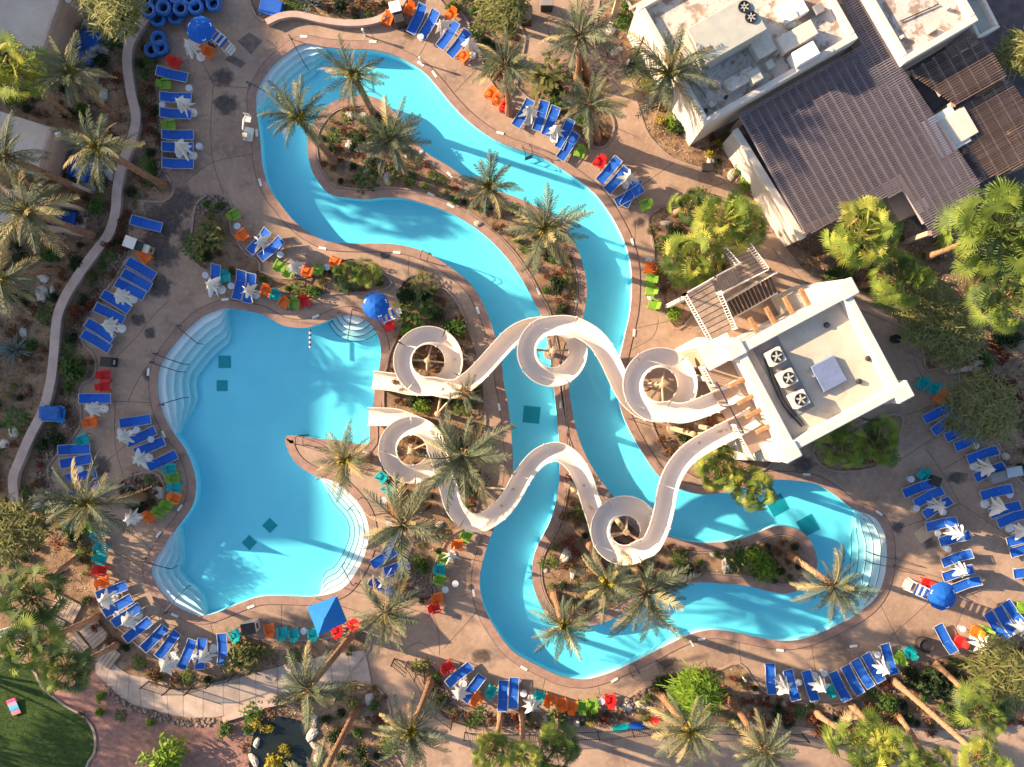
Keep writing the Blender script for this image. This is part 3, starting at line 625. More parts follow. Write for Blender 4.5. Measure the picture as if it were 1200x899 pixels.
for px, z0, z1, lab in ((S1, 6.95, .12, 'long white open water slide with three loops, ending beside the round stair'), (S2, 6.95, .12, 'long white open water slide with two loops, ending beside the palm peninsula')):
    pts = slide_path(px, z0, z1); SLIDES.append(pts); e = Vector((pts[-1].x, pts[-1].y, 0))
    t = thing('water_slide', e, lab, 'water slide')
    pp = [p - e for p in pts]; step = 9
    for i in range(0, len(pp) - 1, step):
        seg = pp[i:i + step + 1]
        if len(pp) - 1 - (i + step) < 3: seg = pp[i:]
        f = sweep(seg, 0, 0).build('flume_section', M['slide'], t, smooth=False)
        f.data.polygons.foreach_set('use_smooth', [True] * len(f.data.polygons)); f.data.set_sharp_from_angle(angle=radians(40))
        if i:
            a = seg[0]; b = seg[0] + (seg[1] - seg[0]).normalized() * .1
            sweep([a, b], 0, 0, r=.585, th=.035, lip=.07).build('flange', M['slide_edge'], f)
        if len(pp) - 1 - (i + step) < 3: break
    # splash-down trough
def support(px, py, base_px, top, arms, lab):
    b = V(*base_px); t = thing('slide_support', b, lab, 'support', 'tan steel columns holding up the water slides')
    tp = Vector((b.x, b.y, top))
    col = MB(); col.path([(0, 0, 0), (0, 0, top)], .17, 12); col.lathe([(.19, 0), (.17, .06), (.02, .1)], 12, (0, 0, top)); col.build('column', M['steel'], t, smooth=False)
    MB().lathe([(.42, .0), (.42, .05), (.36, .08), (.2, .1)], 16).build('footing', M['kerb'], t)
    for q in arms:
        d = Vector(q) - b; MB().path([(0, 0, top - .15), (d.x, d.y, d.z - .03)], .07, 6).build('arm', M['steel'], t)
def near_slide(v, si, k, zmax=99):
    pts = SLIDES[si]; b = sorted(pts, key=lambda p: (p.x - v[0]) ** 2 + (p.y - v[1]) ** 2)
    return b[0]
def loop_support(cpx, si, i0, lab, n=5):
    pts = SLIDES[si]
    z = sum(p.z for p in pts) / len(pts)
    c = V(*cpx, 3.0)
    near = [p for p in pts if hypot(p.x - c.x, p.y - c.y) < 2.1]
    zt = sorted(p.z for p in near)[len(near) // 2]
    c = V(*cpx, zt); near = [p for p in pts if hypot(p.x - c.x, p.y - c.y) < 2.1]
    arms = [near[int(len(near) * (k + .5) / n)] for k in range(n)]
    arms = [p + (Vector((c.x, c.y, p.z)) - p).normalized() * .42 + Vector((0, 0, .12)) for p in arms]
    zt = max(a.z for a in arms) + .1; b = Vector((c.x, c.y, 0)); px = (600 + c.x * F / H, 449.5 - c.y * F / H)
    support(0, 0, px, zt, arms, lab)
loop_support((773,451), 0, 0, 'tan column with radiating arms inside the slide loop beside the tower')
loop_support((647,412), 0, 0, 'tan column with radiating arms inside the slide loop above the river divider')
loop_support((502,423), 0, 0, 'tan column with radiating arms inside the low slide loop beside the round stair')
loop_support((732,621), 1, 0, 'tan column with radiating arms inside the slide loop on the island')
loop_support((483,527), 1, 0, 'tan column with radiating arms inside the slide loop by the peninsula palm')
for px, si, lab in (((552,421),0,'single tan slide column on the deck strip above the palm'), ((515,484),0,'single tan slide column in the bed between the two slide ends'), ((566,566),1,'single tan slide column beside the large central palm'), ((668,566),1,'single tan slide column on the narrow river divider'), ((788,502),1,'single tan slide column with long arms below the tower platform'), ((820,500),1,'second tan slide column standing close under the tower platform')):
    b = V(*px); q = near_slide(b, si, 0); q2 = [p for p in SLIDES[si] if (p - q).length < 1.6][0]
    top = max(.8, q.z - .15); support(0, 0, px, top, [q + Vector((0, 0, .1)), q2 + Vector((0, 0, .1))], lab)

# ------------------------------------------------------------------ restaurant block, pergolas, cabanas, added out-of-view hotel
def roofed_block(name, lab, quad, z, wallm, roofm, par=.4, ph=.45):
    A, u, v, lu, lv = quadframe(quad[0], quad[1], quad[2], z); O = A + u * lu / 2 + v * lv / 2; an = atan2(u.y, u.x)
    t = thing(name, (O.x, O.y, 0), lab, 'building', rz=an)
    MB().box((0, 0, (z - ph) / 2), (lu - .04, lv - .04, z - ph)).build('wall', wallm, t)
    MB().box((0, 0, z - ph + .03), (lu - 2 * par, lv - 2 * par, .06)).build('roof', roofm, t)
    for c, d in (((0, lv / 2 - par / 2), (lu, par)), ((0, -lv / 2 + par / 2), (lu, par)), ((lu / 2 - par / 2, 0), (par, lv - 2 * par)), ((-lu / 2 + par / 2, 0), (par, lv - 2 * par))):
        MB().bbox((c[0], c[1], z - ph / 2 + .02), (d[0], d[1], ph + .04), .04).build('parapet', M['stucco'], t)
    def loc(px, py, zz):
        d = V(px, py, zz) - Vector((O.x, O.y, 0)); return (d.x * cos(an) + d.y * sin(an), -d.x * sin(an) + d.y * cos(an))
    return t, loc, an
rest, rl, ran = roofed_block('restaurant_block', 'white flat roofed block cluttered with rooftop plant and a large grey unit', [(826,147),(1006,45),(750,4)], 4.6, M['stucco'], M['roof'])
RZ = 4.25
def rbox(px, py, d, h, nm, m, rz=0, z=RZ):
    c = rl(px, py, z + h); return MB().bbox((c[0], c[1], z + h / 2), (d[0], d[1], h), .03, Matrix.Rotation(rz, 3, 'Z')).build(nm, M[m], rest)
u1 = rbox(852, 34, (4.2, 2.4, 0), 1.9, 'air_handler', 'hvac')
for px, py in ((872,8),(880,20)):
    c = rl(px, py, RZ + 1.95); f = MB().lathe([(.36, 0), (.36, .12), (.3, .12), (.3, .02), (.05, .02), (.05, .08)], 20, (c[0], c[1], RZ + 1.9)).build('fan_ring', M['darkmetal'], u1)
    bl = MB()
    for k in range(6): bl.box((c[0] + .16 * cos(k * 1.05), c[1] + .16 * sin(k * 1.05), RZ + 1.97), (.26, .08, .01), k * 1.05)
    bl.build('fan_blades', M['hvac'], u1)
for a in ((893,50,(1.3,1.6),.7,'duct_box','cream'),(868,92,(1.9,.8),.6,'duct_box','roof'),(886,88,(.7,.8),.9,'exhaust_hood','hvac'),(935,42,(2.4,1.0),.9,'duct_box','cream'),(945,62,(1.5,.9),1.1,'exhaust_hood','white'),(930,10,(1.6,1.2),.5,'duct_box','white'),(955,70,(2.6,.25),.5,'roof_curb','stucco'),(912,55,(.8,.7),.5,'duct_box','roof'),(903,75,(.5,.5),.6,'exhaust_hood','hvac'),(960,10,(.6,.6),.4,'roof_hatch','greymem')): rbox(a[0], a[1], a[2], a[3], a[4], a[5])
for px, py, r in ((826,131,.14),(850,115,.1),(833,124,.2),(812,95,.24),(918,45,.25),(845,60,.15),(925,30,.3)):
    c = rl(px, py, RZ); MB().lathe([(r, 0), (r, .3), (r * .7, .4), (.01, .42)], 12, (c[0], c[1], RZ)).build('roof_vent', M['darkmetal'] if r < .2 else M['hvac'], rest)
c1 = rl(925, 20, RZ); pts = [(c1[0] + .5 * sin(i * .9) * (1 - i / 40), c1[1] + .4 * cos(i * 1.3), RZ + .1 + .02 * i) for i in range(24)]
MB().path(cr_open(pts, 3), .05, 5).build('coiled_hose', M['cream'], rest)
kr, kl, kan = roofed_block('kitchen_block', 'white flat roofed block beyond the grey slatted pergola', [(1061,74),(1147,24),(990,-45)], 4.4, M['stucco'], M['roof'])
for px, py, w_ in ((1090,36,.3),(1055,45,.2),(1110,10,.15)):
    c = kl(px, py, 4.1); MB().bbox((c[0], c[1], 4.2), (w_ * 1.6, w_, .3), .02).build('roof_vent', M['cream'], kr)
c0, c1 = kl(1055, 25, 4.1), kl(1100, 5, 4.1); MB().path([(c0[0], c0[1], 4.1), (c1[0], c1[1], 4.1)], .04, 5).build('conduit', M['darkmetal'], kr)
annex, _, _ = roofed_block('store_block', 'small lavender white annex against the kitchen block', [(1147,45),(1172,32),(1120,0)], 3.4, M['stucco'], M['hvac'], .2)

def clip_seg(o, d, poly):       # intervals of the line o+t*d inside a polygon
    ts = []; n = len(poly)
    for i in range(n):
        a, b = poly[i], poly[(i + 1) % n]; ex, ey = b[0] - a[0], b[1] - a[1]; den = d[0] * ey - d[1] * ex
        if abs(den) < 1e-9: continue
        t = ((a[0] - o[0]) * ey - (a[1] - o[1]) * ex) / den; s = ((a[0] - o[0]) * d[1] - (a[1] - o[1]) * d[0]) / den
        if 0 <= s < 1: ts.append(t)
    ts.sort(); return list(zip(ts[::2], ts[1::2]))
def pergola(lab, poly_px, z, dpx, gap, sm, rafter_gap, sw=.058, under=None, jitter=0):
    P = [V(*p, z) for p in poly_px]; c = sum(P, Vector()) / len(P); poly = [(p.x - c.x, p.y - c.y) for p in P]
    t = thing('slatted_pergola', (c.x, c.y, 0), lab, 'pergola'); d = Vector((dpx[0], -dpx[1])).normalized(); nrm = Vector((-d.y, d.x))
    ext = [nrm.dot(Vector(p)) for p in poly]; s = min(ext) + gap / 2; rj = random.Random(5)
    while s < max(ext):
        for a, b in clip_seg((nrm.x * s, nrm.y * s), (d.x, d.y), poly):
            if b - a < .3: continue
            mid = nrm * s + d * (a + b) / 2
            MB().box((0, 0, 0), (b - a, sw, .09)).build('slat', sm, t, loc=(mid.x, mid.y, z), rz=atan2(d.y, d.x) + rj.uniform(-jitter, jitter))
        s += gap
    ext = [d.dot(Vector(p)) for p in poly]; s = min(ext) + .3
    while s < max(ext):
        for a, b in clip_seg((d.x * s, d.y * s), (nrm.x, nrm.y), poly):
            if b - a < .6: continue
            mid = d * s + nrm * (a + b) / 2
            MB().box((0, 0, 0), (.1, b - a, .2)).build('rafter', M['rafter'], t, loc=(mid.x, mid.y, z - .146), rz=atan2(d.y, d.x))
        s += rafter_gap
    for p in poly:
        q = (p[0] * .95, p[1] * .95); MB().box((q[0], q[1], (z - .25) / 2), (.3, .3, z - .25)).build('post', M['tanwall'], t)
    return t, c
D1 = (180, -102)
pg, pgc = pergola('large grey slatted pergola roof over the patio between the white blocks', [(866,135),(1009,53),(984,-8),(1018,-8),(1056,78),(1148,214),(1146,242),(1095,279),(1058,224),(942,277)], 3.6, D1, .155, M['slat'], .56)
pg2, _ = pergola('weathered brown slatted pergola beside the kitchen block', [(1064,84),(1148,36),(1180,90),(1119,123)], 3.3, D1, .165, M['slatb'], .8, jitter=.006)
pg3, _ = pergola('lower weathered brown slatted pergola beside the large fan palms', [(1120,128),(1182,92),(1215,140),(1212,190),(1152,212),(1132,176)], 2.9, D1, .165, M['slatb'], .8, jitter=.006)
pg4, _ = pergola('small tan open beam pergola at the top corner of the white block', [(724,-10),(812,-12),(812,2),(756,40)], 3.2, (150,-85), .75, M['cabana'], 1.6, sw=.16)
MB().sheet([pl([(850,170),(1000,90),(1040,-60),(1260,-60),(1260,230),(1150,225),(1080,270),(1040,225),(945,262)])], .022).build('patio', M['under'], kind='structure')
# low white wall along the pergola's outer edge, loose panel
a, b = V(862,152,3.2), V(941,279,3.2); wl = thing('patio_wall', ((a.x + b.x) / 2, (a.y + b.y) / 2, 0), 'long white wall closing the path side of the large pergola', 'wall', rz=atan2(b.y - a.y, b.x - a.x))
MB().bbox((0, 0, 1.55), ((b - a).length, .35, 3.1), .03).build('wall_body', M['stucco'], wl); MB().bbox((0, 0, 3.14), ((b - a).length + .1, .45, .1), .02).build('cap_stone', M['stucco'], wl)
c = V(1122, 149, 3.1); pn = thing('roof_panel', (c.x, c.y, 0), 'pale square roof panel patched into the brown pergola', 'roof panel', rz=radians(30))
MB().bbox((0, 0, 3.1), (2.0, 1.9, .1), .02).build('panel', M['cream'], pn); MB().bbox((-.7, .1, 3.0), (2.2, 2.6, .08), .02).build('backing_panel', M['white'], pn)
for x in (-1.4, .8):
    for y in (-.8, .8): MB().box((x, y, 1.48), (.12, .12, 2.96)).build('post', M['tanwall'], pn)
c = V(1055, 232, 2.6); nb = thing('tan_alcove', (c.x, c.y, 0), 'tan stucco alcove wall in the notch of the large pergola', 'wall', rz=radians(30))
MB().bbox((0, 0, 1.3), (1.6, 2.6, 2.6), .03).build('wall_body', M['tanwall'], nb); MB().bbox((.9, -1.1, 1.35), (.8, .7, 2.7), .03).build('pier', M['stucco'], nb)

def cabana(lab, quad, z):
    A, u, v, lu, lv = quadframe(*quad, z); O = A + u * lu / 2 + v * lv / 2; an = atan2(u.y, u.x)
    t = thing('cabana', (O.x, O.y, 0), lab, 'cabana', rz=an); s = 1
    MB().box((0, 0, z / 2 - .1), (lu - .5, lv - .5, z - .2)).build('wall', M['tanwall'], t)
    MB().bbox((0, 0, z - .1), (lu, lv, .24), .04).build('roof', M['cabana'], t)
    MB().bbox((lu / 2 - .1, 0, z - .02), (.22, lv + .04, .34), .03).build('parapet', M['wallcap'], t)
    # open front: floor terrace with a blue covered daybed under a narrow beam frame
    MB().bbox((lu / 2 + .9, 0, .12), (2.2, lv - .3, .24), .02).build('terrace', M['cabana'], t)
    db = MB().bbox((lu / 2 + .85, 0, .5), (1.25, lv * .52, .5), .06).build('daybed', M['bluecloth'], t)
    for k in (-1, 0, 1): MB().bbox((lu / 2 + .45, k * lv * .15, .82), (.3, lv * .13, .16), .05).build('cushion', M['bluecloth'], db)
    for sy in (-1, 1): MB().bbox((lu / 2 + 1.0, sy * (lv / 2 - .28), z / 2 - .6), (2.0, .22, z - 1.2), .02).build('side_wall', M['tanwall'], t)
    MB().lathe([(.17, 0), (.2, .1), (.12, .3), (.02, .34)], 12, (lu / 2 + .3, lv / 2 - .25, z - .3)).build('lamp', M['white'], t)
cabana('beige flat roofed cabana with blue daybed at the top of the garden', [(-26,-42),(74,-8),(-52,34)], 3.3)
cabana('beige flat roofed cabana with blue daybed below the tall garden palms', [(-20,124),(62,150),(-46,178)], 3.3)
cabana('beige flat roofed cabana with dark blue daybed among the palms lower in the garden', [(-50,212),(40,226),(-62,250)], 3.0)

ht = thing('unseen_hotel_block', (-79, 45.3, 0), 'long tan hotel block added out of view to shade the pool deck', 'building', rz=0)
HH = 22.5; HW, HL = 12, 74  # unseen block, guessed and sized so its shadow covers the left side
MB().box((0, 0, HH / 2), (HW, HL, HH)).build('wall', M['hotel'], ht); MB().bbox((0, 0, HH + .1), (HW + .6, HL + .6, .5), .05).build('roof', M['cabana'], ht)
for fl in range(6):
    for k in range(14): MB().box((HW / 2 + .02, -HL / 2 + 3.2 + k * 5.2, 2 + fl * 3.2), (.12, 2.2, 1.7)).build('window', M['glass'], ht)

# ------------------------------------------------------------------ palms
def frond_mesh(nm, m, el, droop, seed, n=20, wid=.24):
    """feather frond of unit length leaving the origin along +x at elevation el (deg), bending by droop (deg)"""
    r = random.Random(seed); mb = MB(); pts = [Vector((0, 0, 0))]; K = 12
    for i in range(K):
        a = radians(el - droop * ((i + .5) / K) ** 1.4); pts.append(pts[-1] + Vector((cos(a), 0, sin(a))) / K)
    rad = [.016 * (1 - .85 * i / K) for i in range(K + 1)]
    mb.path(pts, rad, 3, False)
    def at(t):
        f = t * K; i = min(K - 1, int(f)); return pts[i].lerp(pts[i + 1], f - i), (pts[i + 1] - pts[i]).normalized()
    for k in range(n):
        t = .16 + .84 * (k + .5) / n; p, T = at(t); up = T.cross(Vector((0, 1, 0))) * -1
        ln = wid * (sin(pi * min(1, .18 + .82 * t) ** .8) * .75 + .3) * r.uniform(.85, 1.12)
        for s in (-1, 1):
            sp = radians(r.uniform(28, 52)); d = (T * cos(sp) + Vector((0, s, 0)) * sin(sp) + up * r.uniform(.05, .4)).normalized()
            q = p + d * ln + Vector((0, 0, -.25 * ln * r.random())); wv = T * .0085
            mb.add([p - wv, p + wv, p.lerp(q, .55) + wv * 1.2, q, p.lerp(q, .55) - wv * 1.2], [(0, 1, 2, 3, 4)])
    return mb.mesh(nm, m)
def fan_mesh(nm, m, el, droop, seed, n=19):
    """fan leaf: bare petiole, then a pleated half-disc of segments with drooping tips"""
    r = random.Random(seed); mb = MB(); a = radians(el); d = Vector((cos(a), 0, sin(a))); pe = d * .60
    mb.path([(0, 0, 0), tuple(pe * .5), tuple(pe)], [.018, .014, .01], 3, False)
    a2 = radians(el - droop); f = Vector((cos(a2), 0, sin(a2))); up = Vector((-sin(a2), 0, cos(a2))); sd = Vector((0, 1, 0))
    for k in range(n):
        q0 = radians(-115 + 230 * k / n); q1 = radians(-115 + 230 * (k + 1) / n); qm = (q0 + q1) / 2 + r.uniform(-.05, .05); L = .41 * (1 - .25 * abs(qm) / 2) * r.uniform(.86, 1.1)
        lift = up * (abs(qm) / 2) ** 2 * .22
        dr = lambda q: f * cos(q) + sd * sin(q) + lift
        hw = (q1 - q0) / 2 * .5
        b0 = pe + dr(q0) * .13 + up * .010; b1 = pe + dr(q1) * .13 + up * .010; m0 = pe + dr(qm - hw) * .27; m1 = pe + dr(qm + hw) * .27
        tip = pe + dr(qm) * L - Vector((0, 0, 1)) * r.uniform(.02, .2)
        mb.add([pe, b0, b1, m0, m1, tip], [(0, 1, 2), (1, 3, 4, 2), (3, 5, 4)])
    return mb.mesh(nm, m)
ELS = [(85, 20), (75, 34), (63, 46), (50, 56), (35, 60), (16, 56), (-6, 46), (-36, 25)]
FR = {}
for mk_ in ('date', 'date_b', 'date_y', 'date_dead'):
    for i, (e, d) in enumerate(ELS): FR[mk_, i] = [frond_mesh('frond', M[mk_], e, d, 10 * i + s, n=28 if mk_ != 'date_dead' else 15, wid=.23 if mk_ != 'date_dead' else .13) for s in (0, 1)]
FE = [(80, 15), (62, 25), (42, 30), (22, 35), (2, 40), (-20, 40), (-45, 25)]
for mk_ in ('fan', 'fan_y', 'fan_dark', 'date_dead'):
    for i, (e, d) in enumerate(FE): FR['F' + mk_, i] = [fan_mesh('fan_leaf', M[mk_], e, d, 20 * i + s) for s in (0, 1)]

PALMN = [0]
def palm(kind, crown, r_px, label, base=None, h=None, n=None, thin=False, look=None, trunks=1):
    PALMN[0] += 1; rr = random.Random(PALMN[0] * 31)
    c = Vector((crown[0] - 600, crown[1] - 449.5))
    c = c - c.normalized() * r_px * (.14 if kind == 'D' else .08) * min(1, c.length / 350)      # erect fronds rise above the trunk top, so the crown shows farther out than it
    crown = (600 + c.x, 449.5 + c.y)
    if base is not None:
        b = Vector((base[0] - 600, base[1] - 449.5)); hh = max(2.5, min(13.5, H * (1 - b.dot(c) / c.dot(c))))
        top = V(*crown, hh); bs = V(*base)
    else:
        hh = h; top = V(*crown, hh); bs = Vector((top.x + rr.uniform(-.4, .4), top.y + rr.uniform(-.4, .4), 0))
    nm = 'date_palm' if kind == 'D' else 'fan_palm'
    t = thing(nm, bs, label, 'palm tree', 'palms around the pools')
    T = top - bs; tr = .25 if kind == 'D' else .21
    if thin: tr *= .6
    for kk in range(trunks):
        off = Vector((.55 * kk, .3 * kk, 0)); N = max(8, int(hh * 3)); pts = []; rad = []
        for i in range(N + 1):
            u = i / N; p = off * (1 - u) + Vector((T.x * (u ** 1.3), T.y * (u ** 1.3), T.z * u)); pts.append(p)
            rad.append(tr * (1.35 - .5 * min(1, u * 5) - .1 * u) * (1 + (.09 if i % 2 else -.05)) * (1.18 if u > .93 else 1))
        pts.insert(0, pts[0] - Vector((0, 0, .1))); rad.insert(0, rad[0] * 1.05)
        MB().path(pts, rad, 10).build('trunk', M['trunk'] if kind == 'D' else M['ftrunk'], t)
    bt = MB()                                     # cut leaf bases below the crown
    for i in range(26):
        a = i * 2.4; u = i / 26; z = T.z - .75 + .75 * u; q = Vector((T.x, T.y, z)); o = Vector((cos(a), sin(a), .9)) * .2
        bt.path([q + Vector((cos(a), sin(a), 0)) * tr * .9, q + Vector((cos(a), sin(a), 0)) * tr * .9 + o], [.05, .03], 4)
    bt.build('leaf_bases', M['boot'], t)
    R = r_px * (H - hh) / F
    if kind == 'D':
        n = n or 40; Lf = R * 1.36; mains = look or ('date', 'date_b')
        for i in range(n):
            u = (i + .5) / n; e = min(7, int(u ** .85 * 7.6)); a = i * 2.39996 + rr.uniform(-.5, .5)
            mk_ = mains[rr.random() < .3] if e < 6 else rr.choice(['date_y', 'date_dead', mains[0]])
            if rr.random() < .13 and e < 6: mk_ = 'date_y'
            o = obj('frond', rr.choice(FR[mk_, e]), t, (T.x + .1 * cos(a), T.y + .1 * sin(a), T.z - .15 * u))
            s = Lf * rr.uniform(.66, 1.14) * (.75 if e == 0 else 1); o.scale = (s, s * rr.uniform(.8, 1.1), s); o.rotation_euler = (rr.uniform(-.7, .7), rr.uniform(-.22, .22), a)
        if rr.random() < .6:
            fl = MB()
            for i in range(14):
                a = i * 2.4; q = Vector((T.x, T.y, T.z)); d = Vector((cos(a), sin(a), 0)); Lq = R * rr.uniform(.22, .4)
                fl.path([q, q + d * Lq * .6 + Vector((0, 0, .35)), q + d * Lq + Vector((0, 0, .05))], [.035, .05, .06], 4)
            fl.build('fruit_stalks', M['sh_yellow'], t)
    else:
        n = int((n or 40) * (1.7 if r_px > 40 else 1.45)); Lf = R * (.84 if r_px > 40 else 1.0); mains = look or ('Ffan', 'Ffan_y')
        for i in range(n):
            u = (i + .5) / n; e = min(6, int(u ** .8 * 6.6)); a = i * 2.39996 + rr.uniform(-.6, .6)
            dd_ = rr.uniform(0, .30 if r_px > 40 else .15) * R
            mk_ = mains[rr.random() < .33] if e < 6 else rr.choice(['Fdate_dead', mains[0]])
            o = obj('fan_leaf', rr.choice(FR[mk_, e]), t, (T.x + (.05 + dd_) * cos(a), T.y + (.05 + dd_) * sin(a), T.z + R * .16 - R * .3 * u * rr.uniform(.6, 1.3)))
            s = Lf * rr.uniform(.58, 1.15); o.scale = (s, s, s); o.rotation_euler = (rr.uniform(-.65, .65), rr.uniform(-.28, .28), a)
    return t
FD = ('Ffan_dark', 'Ffan'); FG = ('Ffan', 'Ffan_dark')
PALMS = [
 ('D',(412,84),30,'feather palm on the river island leaning over the top channel',(438,135)),
 ('D',(346,133),34,'feather palm on the island tip nearest the curved river steps',(392,190)),
 ('D',(455,158),34,'slim feather palm in the middle of the upper island bed',(476,204),None,None,True),
 ('D',(573,216),32,'dark blue-grey feather palm on the island above the slide',None,7.5,None,False,('date_b','date')),
 ('D',(640,266),40,'broad feather palm with yellow fruit stalks on the island above the slide loop',None,8.0),
 ('D',(592,72),30,'feather palm in the bed beside the two orange and one red chairs',(597,132)),
 ('D',(681,36),38,'twin trunked feather palm standing where the top path forks',(677,93),None,None,False,None,2),
 ('D',(692,118),32,'twin trunked feather palm beside the bed of loungers on the top path',(690,168),None,None,False,None,2),
 ('D',(787,80),46,'large feather palm spreading over the corner of the white block',(764,122)),
 ('F',(18,78),40,'bright green fan palm over the gap between two cabanas',(84,137)),
 ('D',(78,82),32,'yellowish feather palm beside the blue-grey yucca in the garden',(137,138)),
 ('D',(110,170),33,'feather palm in the garden whose trunk crosses the winding wall',(193,218)),
 ('D',(0,180),36,'feather palm over the middle cabana roof',(100,224)),
 ('D',(25,245),42,'large feather palm above the lowest cabana in the garden',(110,276)),
 ('D',(-6,326),38,'feather palm at the garden edge below the lowest cabana',(70,318)),
 ('D',(95,592),46,'tall feather palm leaning from the small bed over blue loungers',(170,582)),
 ('F',(36,700),38,'fan palm at the head of the boarded garden steps',(92,652),None,None,False,FD),
 ('F',(30,758),38,'fan palm beside the lawn and boarded steps',(115,722),None,None,False,FG),
 ('F',(76,786),32,'dense dark fan palm overhanging the lawn kerb',(138,755),None,46,False,FD),
 ('D',(357,812),36,'feather palm over the walkway and dark pond',(413,742)),
 ('D',(449,722),38,'feather palm beside the blue gazebo',(473,690)),
 ('D',(370,925),36,'feather palm rooted in the half-round bed by the walkway',(418,830)),
 ('D',(481,862),36,'feather palm over the walkway beside the gate',(505,797)),
 ('D',(470,618),44,'broad feather palm over the blue loungers by the curved pool steps',None,8.0),
 ('D',(541,536),47,'very broad feather palm between the two slide channels',None,8.5),
 ('D',(402,541),33,'feather palm on the tiled peninsula in the main pool',None,6.0,34,False,('date','date_y')),
 ('D',(545,461),18,'small feather palm tucked beside the slide near the low loop',None,5.0,26),
 ('D',(662,737),31,'feather palm at the lower tip of the island',(650,697)),
 ('D',(713,686),32,'feather palm on the island just below the slide loop',(690,636)),
 ('D',(761,700),46,'large feather palm on the island reaching over the lower channel',(745,668)),
 ('D',(982,690),34,'feather palm at the island end leaning towards the river steps',(925,650)),
 ('D',(812,862),37,'feather palm over the lower walk beside the round green tree',(775,813)),
 ('D',(900,886),34,'feather palm over the lower walk below the row of loungers',(857,820)),
 ('F',(1012,872),40,'yellow-green fan palm over the lower walk by two slanting trunks',(957,836)),
 ('F',(1048,884),30,'fan palm beside the paler boulder under the lounger row',(998,826)),
 ('F',(1152,890),30,'tall fan palm with the longest slanting trunk',(1046,797)),
 ('F',(1096,905),30,'fan palm at the lower edge between two slanting trunks',(1050,836)),
 ('F',(1152,832),34,'fan palm standing below the feathery olive tree',(1095,777),None,None,False,FG),
 ('F',(612,892),26,'yellow-tipped fan palm over the lower walk under the orange chairs',(612,836)),
 ('F',(652,880),30,'dark fan palm over the lower walk under the green chairs',(653,842),None,None,False,FD),
 ('F',(577,884),26,'bright fan palm over the lower walk under the blue loungers',(587,838)),
 ('F',(1015,272),48,'large fan palm at the corner of the grey pergola',None,7.5,50),
 ('F',(1058,328),38,'darker fan palm between the pergola corner and the tower',None,5.5,44,False,FG),
 ('F',(1172,268),64,'huge fan palm beside the brown pergola',None,8.5,64,False,FG),
 ('F',(1183,348),50,'huge fan palm below the larger one by the brown pergola',None,7.5,50,False,FG),
 ('F',(851,256),42,'fan palm in the stair bed at the upper landing',None,6.0,46),
 ('F',(812,302),40,'fan palm in the stair bed beside the green chairs',None,5.0,46),
 ('F',(878,266),26,'small fan palm pressed against the upper stair landing',None,4.5),
 ('F',(808,240),24,'low fan palm beside the curved kerb of the stair bed',None,3.5,30,False,FD),
 ('F',(990,522),31,'fan palm at the foot of the tower wall',None,5.0),
 ('F',(1028,520),33,'fan palm beside the tower wall nearest the loungers',None,5.0,None,False,FG),
 ('F',(845,550),30,'yellowish fan palm below the slide launch',None,5.0),
 ('F',(886,576),27,'fan palm leaning over the river below the tower',None,5.5),
 ('F',(408,323),20,'low fan palm in the bed beside the orange and green chairs',None,2.6,34,False,FD),
 ('F',(430,320),18,'low yellowish fan palm at the end of the shrub bed',None,2.6,30),
]
for p in PALMS: palm(p[0], p[1], p[2], p[3], *p[4:])

# ------------------------------------------------------------------ shrubs, yuccas, trees, rocks
def cloud(mb, c, rad, n, ls, rr, up=.3):
    for i in range(n):
        while True:
            q = Vector((rr.uniform(-1, 1), rr.uniform(-1, 1), rr.uniform(-.5, 1)))
            if .25 < q.length < 1: break
        q = q * (.6 + .4 * rr.random()); p = Vector((c[0] + q.x * rad[0], c[1] + q.y * rad[1], max(.03, c[2] + q.z * rad[2])))
        nrm = (q + Vector((rr.uniform(-.6, .6), rr.uniform(-.6, .6), up + rr.uniform(-.3, .6)))).normalized(); t = nrm.orthogonal().normalized()
        t = Matrix.Rotation(rr.uniform(0, 2 * pi), 3, nrm) @ t; b = nrm.cross(t); l = ls * rr.uniform(.7, 1.4); wv = l * .45
        mb.add([p - t * l * .5, p + b * wv * .5 + nrm * l * .08, p + t * l * .5, p - b * wv * .5 + nrm * l * .08], [(0, 1, 2, 3)])
def shrub_mesh(m, seed, kind):
    rr = random.Random(seed); mb = MB()
    if kind == 'round':
        for k in range(7):
            a = rr.uniform(0, 6.28); d = rr.uniform(0, .5); cloud(mb, (cos(a) * d, sin(a) * d, rr.uniform(.25, .5)), (.5, .5, .45), 60, .2, rr)
    elif kind == 'loose':
        for k in range(6):
            a = rr.uniform(0, 6.28); d = rr.uniform(.2, .8); cloud(mb, (cos(a) * d, sin(a) * d, rr.uniform(.2, .55)), (.38, .38, .4), 40, .19, rr)
    elif kind == 'spiky':
        for k in range(46):
            a = k * 2.4; e = radians(rr.uniform(8, 80)); L = rr.uniform(.75, 1.0); d = Vector((cos(a) * cos(e), sin(a) * cos(e), sin(e))); s = Vector((-sin(a), cos(a), 0)) * .05
            mb.add([d * .08 - s * .6, d * .08 + s * .6, d * L * .5 + s, d * L, d * L * .5 - s], [(0, 1, 2, 3, 4)])
    elif kind == 'leafy':
        for k in range(90):
            a = rr.uniform(0, 6.28); e = radians(rr.uniform(5, 85)); L = rr.uniform(.5, 1.0); d = Vector((cos(a) * cos(e), sin(a) * cos(e), sin(e) * .8)); p = d * L
            s = Vector((-sin(a), cos(a), 0)) * .1; f = (Vector((cos(a), sin(a), -.25)) + Vector((rr.uniform(-.4, .4), rr.uniform(-.4, .4), rr.uniform(-.2, .4)))).normalized() * .32
            mb.add([p, p + f * .5 + s, p + f, p + f * .5 - s], [(0, 1, 2, 3)])
    return mb.mesh('shrub', m)
SHM = {}
